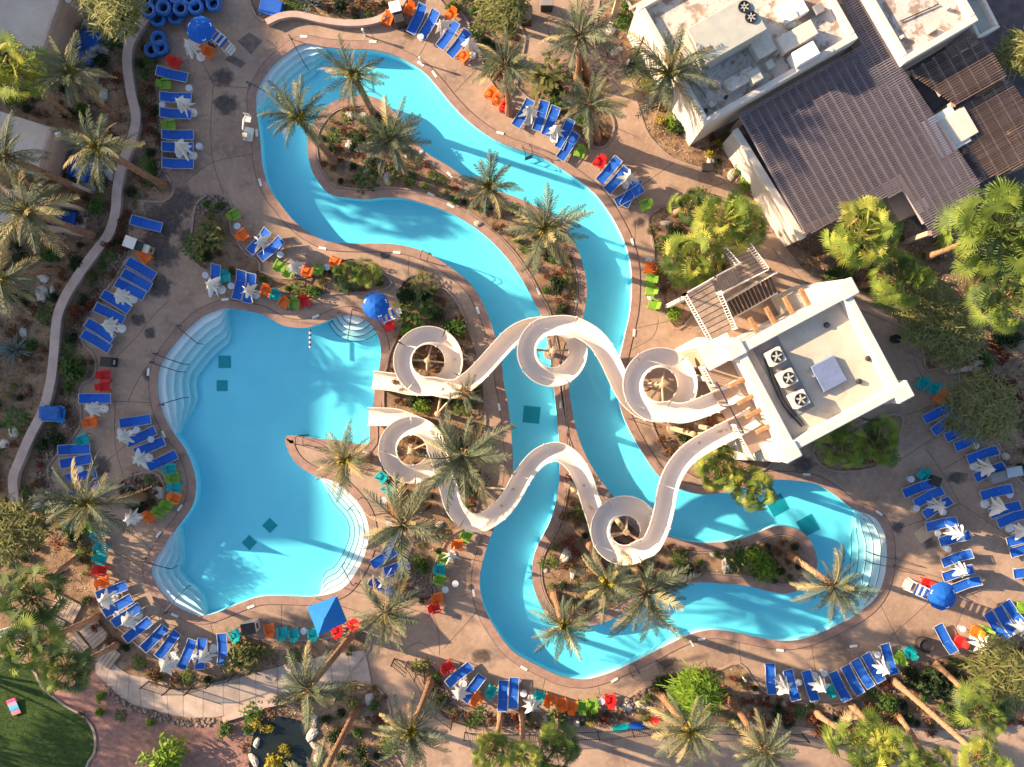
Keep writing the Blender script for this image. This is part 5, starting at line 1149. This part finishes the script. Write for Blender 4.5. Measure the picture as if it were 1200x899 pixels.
CL.append(('under the olive tree', 900, 450, [(860,110,740,165),(880,155,790,215),(955,205,850,245),(1000,250,895,290)], [('teal',725,0),('teal',780,25),('orange',808,68)], [(975,290)], []))
CL.append(('in the outer right deck rank', 900, 450, [(1075,310,940,355),(1105,385,975,440),(1145,490,1000,525),(1180,570,1045,610),(1215,605,1080,655),(1260,715,1130,740),(1270,765,1150,790),(1290,880,1165,890)], [], [(1135,520)], [(965,385,1035,395),(1015,562,1090,580),(1130,675,1190,690)]))
CL.append(('in the inner rank behind the tower', 900, 450, [(775,465,635,515),(815,500,695,560),(855,545,735,615),(880,645,750,670),(940,710,815,740),(955,795,820,840),(955,870,830,905),(985,925,870,960)], [('teal',728,428)], [(672,447),(697,583),(822,600),(797,700),(845,775)], [(765,555,800,572),(850,690,890,700),(870,850,900,875)]))
POOLS = MAIN[::2] + RIVER[::2]
ORD = ['first', 'second', 'third', 'fourth', 'fifth', 'sixth', 'seventh', 'eighth', 'ninth', 'tenth']
ANCH = {'in the outer right deck rank': ('the grey cabinets', (1175, 557)), 'above the leaning palm bed': ('the boulder', (187, 577))}
def ranks(items, at):           # how near each item stands to the anchor: 0 = nearest
    d = sorted(range(len(items)), key=lambda i: hypot(items[i][0] - at[0], items[i][1] - at[1])); r = [0] * len(items)
    for k, i in enumerate(d): r[i] = k
    return r
def which(k, n, an): return '' if n == 1 or an is None else (' nearest ' if k == 0 else ' ' + ORD[k] + ' nearest ') + an + ','
for wi, (ph, x0, y0, LS, CS, TS, US) in enumerate(CL):
    px = lambda X, Y: (x0 + X / 4, y0 + Y / 4)
    cols = [c[0] for c in CS]; an, at, acol = None, None, None
    for colr, X, Y in CS:
        if cols.count(colr) == 1 and an is None: an, at, acol = 'the %s chair' % colr, px(X, Y), colr
    if ph in ANCH: an, at = ANCH[ph]
    if an is None: at = (0, 0)
    lc = [px((a + c) / 2, (b + d) / 2) for a, b, c, d in LS]; rk = ranks(lc, at)
    for i, (hx, hy, fx, fy) in enumerate(LS):
        h_, f_ = V(*px(hx, hy), .7), V(*px(fx, fy), .35); c = (h_ + f_) / 2; a = atan2(f_.y - h_.y, f_.x - h_.x)
        place('lounger', 'sun_lounger', (c.x, c.y, 0.001), a, 'blue sling sun lounger' + which(rk[i], len(LS), an) + ' ' + ph, 'sun lounger', 'blue loungers ' + ph)
    for colr in dict.fromkeys(cols):
        its = [px(X, Y) for c_, X, Y in CS if c_ == colr]; rk = ranks(its, at)
        for i, p in enumerate(its):
            v = V(*p, .5); d, q = dist_loop((v.x, v.y), POOLS); a = atan2(q[1] - v.y, q[0] - v.x) + RND.uniform(-.12, .12)
            place('chair', 'deck_chair', (v.x, v.y, 0.001), a, colr + ' plastic deck chair' + (which(rk[i], len(its), an) if colr != acol else '') + ' ' + ph, 'chair', colr + ' chairs ' + ph, {'orange': colr})
    its = [px(*p) for p in TS]; rk = ranks(its, at)
    for i, p in enumerate(its):
        v = V(*p, .45); place('table', 'side_table', (v.x, v.y, 0.001), 0, 'round grey side table' + which(rk[i], len(its), an) + ' ' + ph, 'side table', 'side tables ' + ph)
    its = [px(u[0], u[1]) for u in US]; rk = ranks(its, at)
    for i, (bx, by, tx, ty) in enumerate(US):
        b = V(*px(bx, by)); tp = V(*px(tx, ty), 1.9); d = tp - b; d.z = 0
        if d.length > .5: d = d.normalized() * .5
        u = place('umbrella%d' % RND.randrange(3), 'folded_umbrella', (b.x, b.y, 0.001), RND.uniform(0, 6.28), 'folded white umbrella' + which(rk[i], len(US), an) + ' ' + ph, 'umbrella', 'folded white umbrellas ' + ph)
        # canopy sways towards the side the photo shows
        for ch in u.children:
            if ch.name.split('.')[0] in ('canopy', 'pole', 'finial', 'tie_strap'):
                ax = Vector((0, 0, 1)).cross(d); q = Matrix.Rotation(min(.2, d.length / 2.6), 4, ax.normalized()) if ax.length > 1e-4 else Matrix()
                ch.matrix_basis = Matrix.Rotation(-u.rotation_euler.z, 4, 'Z') @ q @ Matrix.Rotation(u.rotation_euler.z, 4, 'Z')

# ------------------------------------------------------------------ lifeguard stands, gazebo, rings, small things
def blue_umbrella(px, py, rad, lab):
    z = 2.35; c = V(px, py, z); t = thing('blue_umbrella', (c.x, c.y, 0), lab, 'umbrella'); n = 8
    MB().path([(0, 0, 0), (0, 0, z + .3)], .03, 8).build('pole', M['white'], t); MB().lathe([(.3, 0), (.3, .06), (.05, .1)], 16).build('base', M['bin'], t)
    for k in range(n):
        a0, a1 = 2 * pi * k / n, 2 * pi * (k + 1) / n; am = (a0 + a1) / 2
        e = [(rad * cos(a), rad * sin(a), z - .12) for a in (a0, a1)]; m_ = (rad * .95 * cos(am), rad * .95 * sin(am), z - .08); mid = [(rad * .5 * cos(a), rad * .5 * sin(a), z + .17) for a in (a0, a1)]
        pn = MB().add([(0, 0, z + .32), mid[0], mid[1], e[0], m_, e[1]], [(0, 1, 2), (1, 3, 4), (1, 4, 2), (2, 4, 5)]).build('canopy_panel', M['blueumb'], t)
        if k % 3 == 0:
            f = lambda u, s: (rad * u * cos(am) - s * sin(am), rad * u * sin(am) + s * cos(am), z + .30 - .38 * u)
            MB().add([f(.62, -.12), f(.62, .12), f(.86, .12), f(.86, -.12)], [(0, 1, 2, 3)]).build('white_print', M['white'], pn)
        MB().path([(0, 0, z + .27), (rad * cos(a0), rad * sin(a0), z - .15)], .012, 4).build('rib', M['white'], t)
blue_umbrella(234, 34, .92, 'blue lifeguard umbrella with white print beside the blue rings')
blue_umbrella(440, 358, .90, 'blue lifeguard umbrella with white print above the quarter-round pool stair')
blue_umbrella(1105, 699, .95, 'blue lifeguard umbrella with white print on the right deck')
def guard_chair(px, py, ang, lab):
    c = V(px, py, 1.2); t = thing('lifeguard_chair', (c.x, c.y, 0.001), lab, 'lifeguard chair', rz=radians(-ang)); z = 1.1
    for sx in (-.4, .4):
        for sy in (-.32, .32): MB().path([(sx * 1.35, sy * 1.25, 0), (sx, sy, z)], .035, 6).build('leg', M['white'], t)
    for k in range(5): MB().bbox((-.36 + k * .18, 0, z + .04), (.14, .68, .035), .01).build('seat_slat', M['sling'] if k % 2 == 0 else M['white'], t)
    b = MB()
    for k in range(4): b.bbox((-.5 - .05 * k, 0, z + .22 + .16 * k), (.03, .66, .12), .01)
    b.build('backrest', M['sling'], t)
    for sy in (-.35, .35): MB().bbox((-.05, sy, z + .3), (.9, .07, .04), .01).build('armrest', M['white'], t)
    for k in range(3): MB().bbox((.62 + .06 * k, 0, .85 - .28 * k), (.16, .6, .03), .01).build('rung', M['white'], t)
guard_chair(257, 46, 40, 'white lifeguard chair with blue slats beside the folded umbrella below the rings')
guard_chair(455, 370, -20, 'white lifeguard chair beside the quarter-round pool stair')
guard_chair(1080, 693, 205, 'white lifeguard chair with blue slats on the right deck')
v = V(455, 382, .5); place('chair', 'deck_chair', (v.x, v.y, .001), radians(200), 'red plastic deck chair below the lifeguard umbrella at the pool stair', 'chair', None, {'orange': 'red'})

GZ = 2.35
q = [V(*p, GZ) for p in ((360,712),(394,699),(406,729),(373,745))]; ap = V(384, 723, 3.15); gc = sum(q, Vector()) / 4
gz = thing('blue_gazebo', (gc.x, gc.y, 0), 'blue pop-up gazebo with four sloping panels at the lower pool edge', 'gazebo'); qq = [p - Vector((gc.x, gc.y, 0)) for p in q]; a_ = Vector((0, 0, 3.2))
for k in range(4):
    p0, p1 = qq[k], qq[(k + 1) % 4]; pm = (p0 + p1) / 2 * 1.0; pm = pm.lerp(a_, .04); m0, m1 = p0.lerp(a_, .5) - Vector((0, 0, .07)), p1.lerp(a_, .5) - Vector((0, 0, .07))
    MB().add([p0, p1, m1, a_, m0, p0 - Vector((0, 0, .22)), p1 - Vector((0, 0, .22))], [(0, 1, 2, 4), (4, 2, 3), (5, 6, 1, 0)]).build('canopy_panel', M['gazebo'], gz)
    MB().path([(p0.x, p0.y, 0), (p0.x, p0.y, GZ)], .025, 6).build('leg', M['white'], gz)

rg = MB().torus(.40, .155, 24, 10, (0, 0, .155)).mesh('swim_ring', M['ringblue'], True)
rr = random.Random(8)
def swimring(px, py, z, tilt=0):
    v = V(px, py, z); o = obj('swim_ring', rg, None, (v.x, v.y, z), rr.uniform(0, 6), label='glossy blue inflatable ring, ' + ('bottom' if z < .1 else 'middle' if z < .5 else 'top') + ' layer of the ' + ('big heap beyond the lifeguard chair' if py < 30 else 'low pile beside the red chair'), cat='swim ring', group='heap of blue rings' if py < 30 else 'low pile of blue rings'); o.rotation_euler = (rr.uniform(-.06, .06) + tilt, rr.uniform(-.06, .06), 0)
for i, (x, y) in enumerate([(172,2),(190,-4),(208,-3),(226,0),(244,-4),(176,14),(195,12),(213,13),(230,10),(250,5),(186,22),(205,20)]):
    for k in range(3 if y < 15 else 2): swimring(x + rr.uniform(-2, 2), y + rr.uniform(-2, 2), .004 + .30 * k)
for x, y in ((186,46),(179,60),(190,58)):
    for k in range(2): swimring(x + rr.uniform(-1, 1), y + rr.uniform(-1, 1), .02 + .30 * k)
v = V(268/4, 450 + 140/4); st2 = None
for k in range(6):
    o = MB().bbox((0, 0, 0), (1.5 - .06 * k, 1.0 - .07 * k, .1), .04).build('blue_pad', M['pad%d' % (k % 3)], None, loc=(v.x + rr.uniform(-.16, .16), v.y + rr.uniform(-.2, .2), .56 + .102 * k), rz=radians(-4 + rr.uniform(-16, 16)), label='blue foam lounger pad, ' + ['bottom one', 'second up', 'third up', 'fourth up', 'fifth up', 'topmost one'][k] + ', stacked on the low grey trolley', cat='pad', group='stacked blue pads')
pt = thing('pad_trolley', (v.x, v.y, 0), 'low grey trolley carrying the stacked blue pads', 'trolley')
MB().bbox((0, 0, .46), (1.5, 1.0, .08), .02).build('tray', M['frame'], pt)
for sx in (-.6, .6):
    for sy in (-.4, .4): MB().path([(sx, sy, 0), (sx, sy, .42)], .04, 6).build('leg', M['frame'], pt)
v = V(316, 8, .4)
for k in range(4): MB().bbox((0, 0, 0), (1.5, .9, .1), .04).build('blue_pad', M['sling'], None, loc=(v.x + rr.uniform(-.1, .1), v.y + rr.uniform(-.1, .1), .075 + .102 * k), rz=radians(-20 + rr.uniform(-8, 8)), label='blue foam lounger pad, ' + ['bottom one', 'second up', 'third up', 'topmost one'][k] + ', stacked behind the kerb wall', cat='pad', group='blue pads behind the kerb wall')

def bin_(px, py, d, h, body, lid, a, lab, cat):
    v = V(px, py, h); t = thing('towel_bin' if cat == 'bin' else 'cabinet', (v.x, v.y, .001), lab, cat, rz=radians(-a))
    MB().bbox((0, 0, h / 2), (d[0], d[1], h), .03).build('body', M[body], t); MB().bbox((0, 0, h + .03), (d[0] + .05, d[1] + .05, .06), .02).build('lid', M[lid], t)
    MB().bbox((d[0] / 2 + .01, 0, h * .6), (.02, d[1] * .5, h * .25), .005).build('flap', M['bin' if body != 'bin' else 'frame'], t)
for a in ((463,8,(.7,.7),1.1,'cream','white',-15,'cream towel cabinet between the orange chairs by the kerb wall','cabinet'),(467,20,(.6,.7),1.0,'bin','bin',-15,'black bin between the orange chairs by the kerb wall','bin'),
          (152,284,(.75,.7),1.1,'cream','white',20,'cream towel cabinet at the head of the curved lounger row','cabinet'),(162,288,(.6,.6),1.0,'bin','bin',20,'black bin at the head of the curved lounger row','bin'),(170,291,(.5,.5),.9,'tanwall','cream',20,'tan box beside the orange chair in the curved row','cabinet'),
          (124,424,(.7,.6),1.0,'bin','bin',5,'black bin beside the red chairs','bin'),(617,15,(.7,.9),1.1,'bin','bin',0,'dark bin at the top of the path','bin'),(641,2,(.8,.5),1.0,'bin','greymem',0,'dark cabinet standing in the top path','cabinet'),
          (291,737,(.9,.7),1.1,'cream','bin',-10,'cream cabinet with dark lid beside the orange chair by the gazebo','cabinet'),(1097,564,(.6,.6),.9,'bin','bin',20,'black bin beside the teal chair on the right deck','bin'),
          (1171,559,(1.1,.6),.8,'greymem','greymem',-15,'grey low cabinet beside the folded umbrella in the outer rank','cabinet'),(1189,553,(1.0,.6),.9,'greymem','frame',-10,'grey low cabinet touching the planting by the outer rank','cabinet'),(829,196,(.7,.5),.25,'bin','bin',0,'dark utility box beside the boulders on the top path','cabinet')): bin_(*a)
def barrel(px, py, r, h, lab, m='bin'):
    v = V(px, py, h); t = thing('barrel', (v.x, v.y, .001), lab, 'barrel'); MB().lathe([(r * .9, 0), (r, h * .3), (r, h * .7), (r * .92, h), (r * .8, h), (r * .78, h - .06), (.02, h - .06)], 18).build('body', M[m], t); MB().torus(r * .95, .03, 20, 6, (0, 0, h)).build('rim', M['darkmetal'], t)
barrel(1086, 757, .5, .7, 'dark round barrel between the teal chair and blue lounger')
barrel(1051, 397, .30, .5, 'black round drum on the deck behind the tower')
v = V(1083, 625); MB().bbox((0, 0, .02), (1.2, .9, .03), .01).build('tan_mat', M['mat_tan'], None, loc=(v.x, v.y, .004), rz=radians(35), label='pale tan mat on the deck beside the inner lounger rank', cat='mat')
# rainbow game board and a white bench by the lawn
v = V(18, 827); gb_ = thing('game_board', (v.x, v.y, .036), 'bright pink and turquoise game board lying on the lawn', 'game board', rz=radians(-70))
for i, c in enumerate(((.75, .12, .28), (.7, .35, .55), (.12, .55, .65), (.2, .3, .6), (.8, .25, .2))):
    MB().bbox((-.44 + i * .22, 0, .2 - .02 * i), (.218, .62, .05), .008, RY(.09)).build('board_stripe', mat('stripe%d' % i, c, .5), gb_)
for sx, h_ in ((-.45, .2), (.45, .1)):
    for sy in (-.25, .25): MB().box((sx, sy, h_ / 2), (.05, .05, h_)).build('leg', M['wood'], gb_)
bn = thing('white_bench', V(8, 740), 'white slatted bench at the head of the lawn', 'bench', rz=radians(18))
for k in range(4): MB().bbox((0, -.2 + k * .13, .44), (1.5, .11, .04), .01).build('seat_slat', M['white'], bn)
for k in range(3): MB().bbox((0, .29, .56 + k * .13), (1.5, .03, .11), .01).build('back_slat', M['white'], bn)
for sx in (-.65, .65): MB().box((sx, -.18, .21), (.06, .06, .42)).build('leg', M['white'], bn); MB().box((sx, .27, .43), (.06, .06, .86)).build('leg', M['white'], bn)

# hand rails at the stairs
def handrail(a, b, lab, m='rail'):
    A, B = V(*a, .85), V(*b, .5); A0 = Vector((A.x, A.y, 0)); t = thing('handrail', A0, lab, 'handrail')
    d = B - A0; tp = Vector((d.x, d.y, .62)); dn = Vector((d.x, d.y, 0)).normalized()
    MB().path([(0, 0, -.05), (0, 0, .74), tuple(dn * .04 + Vector((0, 0, .84))), tuple(dn * .14 + Vector((0, 0, .9))), tuple(dn * .5 + Vector((0, 0, .86))), tuple(tp), tuple(tp + dn * .08 - Vector((0, 0, .05))), tuple(tp + dn * .12 - Vector((0, 0, .15))), tuple(Vector((tp.x, tp.y, -.5)) + dn * .14)], .028, 6).build('rail', M[m], t)
    MB().lathe([(.07, 0), (.07, .03), (.03, .05)], 10).build('foot_plate', M[m], t)
for a, b, l in (((206,381),(230,401),'upper'),((178,414),(213,426),'second'),((174,424),(208,435),'third'),((185,475),(212,467),'lowest')): handrail(a, b, l + ' dark handrail on the large upper left pool stair')
handrail((164,657),(199,666),'upper dark handrail on the lower left pool stair'); handrail((189,722),(215,692),'lower dark handrail on the lower left pool stair')
handrail((338,40),(356,73),'dark handrail crossing the top of the curved river stair'); handrail((288,95),(313,109),'dark handrail crossing the lower part of the curved river stair')
handrail((413,362),(408,397),'dark handrail down the middle of the quarter-round stair'); handrail((421,585),(409,597),'dark handrail on the curved stair below the peninsula'); handrail((414,687),(402,665),'dark handrail on the curved stair near the gazebo')
handrail((1056,657),(1025,650),'upper dark handrail on the river stair at the right end'); handrail((1054,666),(1022,660),'lower dark handrail on the river stair at the right end')
def ladder(px, py, ang, lab):
    v = V(px, py); t = thing('pool_ladder', (v.x, v.y, 0), lab, 'ladder', rz=radians(-ang))
    for s in (-.25, .25): MB().path(cr_open([(-.45, s, 0), (-.42, s, .6), (-.2, s, .8), (.05, s, .7), (.12, s, .2), (.12, s, -1.0)], 4), .024, 6).build('rail', M['rail'], t)
    for k in range(3): MB().box((.12, 0, -.3 - .3 * k), (.07, .5, .03)).build('rung', M['rail'], t)
ladder(500, 298, -70, 'navy pool ladder on the river bank below the top channel'); ladder(619, 180, -110 + 180, 'navy pool ladder by the lounger row on the top path'); ladder(741, 782, -120, 'navy pool ladder at the lower river bend'); ladder(354, 513, -90, 'navy pool ladder at the tip of the palm peninsula'); ladder(737, 486, 175, 'navy pool ladder on the river bank below the tower loop')
# white pool lift
v = V(292, 158); t = thing('pool_lift', (v.x, v.y, .001), 'white pool lift chair beside the curved river steps', 'pool lift', rz=radians(80))
MB().bbox((0, 0, .1), (.9, .6, .2), .04).build('base', M['white'], t); MB().path([(0, 0, .2), (0, 0, 1.3), (.6, 0, 1.45), (.85, 0, 1.2)], .06, 8).build('arm', M['white'], t)
MB().bbox((.85, 0, .75), (.45, .45, .06), .02).build('seat', M['white'], t); MB().bbox((1.05, 0, 1.0), (.05, .42, .5), .02).build('backrest', M['white'], t); MB().path([(.85, 0, 1.2), (1.02, 0, 1.0)], .03, 6).build('hanger', M['chrome'], t); MB().bbox((-.25, 0, .5), (.3, .35, .6), .03).build('battery_box', M['cream'], t)
# float line in the main pool
fl = thing('float_line', V(363, 397), 'short float line of dark and white floats on the main pool', 'float line')
for i in range(8): MB().lathe([(.03, -.07), (.075, -.04), (.075, .04), (.03, .07)], 10).build('float', M['white' if i % 2 else 'rail'], fl, loc=(0, .56 - i * .16, WZ + .02))
# kickboards by the fence
for px, py, c, a in ((728,855,'teal',-15),(747,853,'sling',0),(765,848,'red',-10)):
    v = V(px, py, .35); L = cr_closed([(.55, 0), (.4, .2), (0, .24), (-.45, .2), (-.55, 0), (-.45, -.2), (0, -.24), (.4, -.2)], 3)
    MB().prism([L], 0, .09, True).build('float_board', M[c], None, loc=(v.x, v.y, .02), rz=radians(-a), label={'teal': 'teal', 'sling': 'blue', 'red': 'long red'}[c] + ' foam float board lying on the lower walk', cat='float board')
# black iron fence along the lower walk and by the gate
def fence(pts, lab):
    e = [V(*p) for p in pts]; o = e[0].copy(); t = thing('iron_fence', o, lab, 'fence'); pk = MB()
    for a, b in zip(e, e[1:]):
        a2, b2 = a - o, b - o
        for zz in (.15, 1.3): MB().path([a2 + Vector((0, 0, zz)), b2 + Vector((0, 0, zz))], .022, 5).build('rail', M['darkmetal'], t)
        MB().box((a2.x, a2.y, .72), (.07, .07, 1.44)).build('post', M['darkmetal'], t); n = int((b - a).length / .13)
        for i in range(1, n): p = a2.lerp(b2, i / n); pk.box((p.x, p.y, .72), (.018, .018, 1.3))
    MB().box((b2.x, b2.y, .72), (.07, .07, 1.44)).build('post', M['darkmetal'], t); pk.build('pickets', M['darkmetal'], t, kind='stuff')
fence([(545,858),(580,860),(620,860),(660,858),(700,857),(740,854),(780,851),(820,850),(860,852),(900,858),(940,860)], 'black iron fence along the lower walk below the coloured chairs')
fence([(175,798),(200,806),(225,806),(250,798),(275,790),(300,782)], 'low black iron fence between the lounger arc and the walkway')
fence([(478,775),(488,790),(500,812),(512,832),(530,845)], 'black iron fence beside the gate and river loungers')
v = V(462, 772); gt = thing('iron_gate', (v.x, v.y, 0), 'black iron gate standing open below the gazebo', 'gate', rz=radians(-40))
mbg = MB()
for zz in (.15, .7, 1.35): mbg.path([(0, 0, zz), (1.2, 0, zz)], .025, 5)
mbg.build('rails', M['darkmetal'], gt); MB().box((0, 0, .75), (.08, .08, 1.5)).build('post', M['darkmetal'], gt)
for i in range(9): MB().box((.13 * (i + 1), 0, .75), (.02, .02, 1.2)).build('picket', M['darkmetal'], gt)
# lamp posts and bollard lights on the deck
for px, py, l in ((809,751,'beside the lower river bend'),(428,42,'above the top channel'),(494,74,'beside the top channel bank'),(869,792,'in the lower bed corner')):
    v = V(px, py); t = thing('bollard_light', (v.x, v.y, 0), 'slim white bollard light ' + l, 'light', 'white bollard lights'); MB().lathe([(.06, 0), (.05, .05), (.045, .9), (.09, .92), (.09, 1.0), (.03, 1.06)], 10).build('post', M['white'], t); MB().lathe([(.075, .8), (.075, .9)], 10).build('lens', M['cream'], t)
v = V(1130, 432); t = thing('planter_wall', (v.x, v.y, 0), 'cream low planter wall with rounded end by the teal chairs', 'wall', rz=radians(10)); MB().bbox((-.5, 0, .3), (2.0, .3, .6), .04).build('wall_body', M['wallcap'], t); MB().lathe([(.4, 0), (.4, .6), (.3, .66)], 16, (.7, 0, 0)).build('round_end', M['wallcap'], t)
# unseen trees added beyond the left edge to shade the lawn side
feather_tree(-262, 790, 66, 9.0, 'tall olive tree added out of view to shade the lawn', 'sh_olive', seed=31, n=60)
feather_tree(-300, 872, 60, 8.5, 'broad olive tree added out of view for shade behind the lawn bench', 'sh_olive', seed=32, n=60)
feather_tree(-190, 700, 40, 7.0, 'olive tree added out of view for shade behind the boarded steps', 'sh_olive', seed=33, n=40)
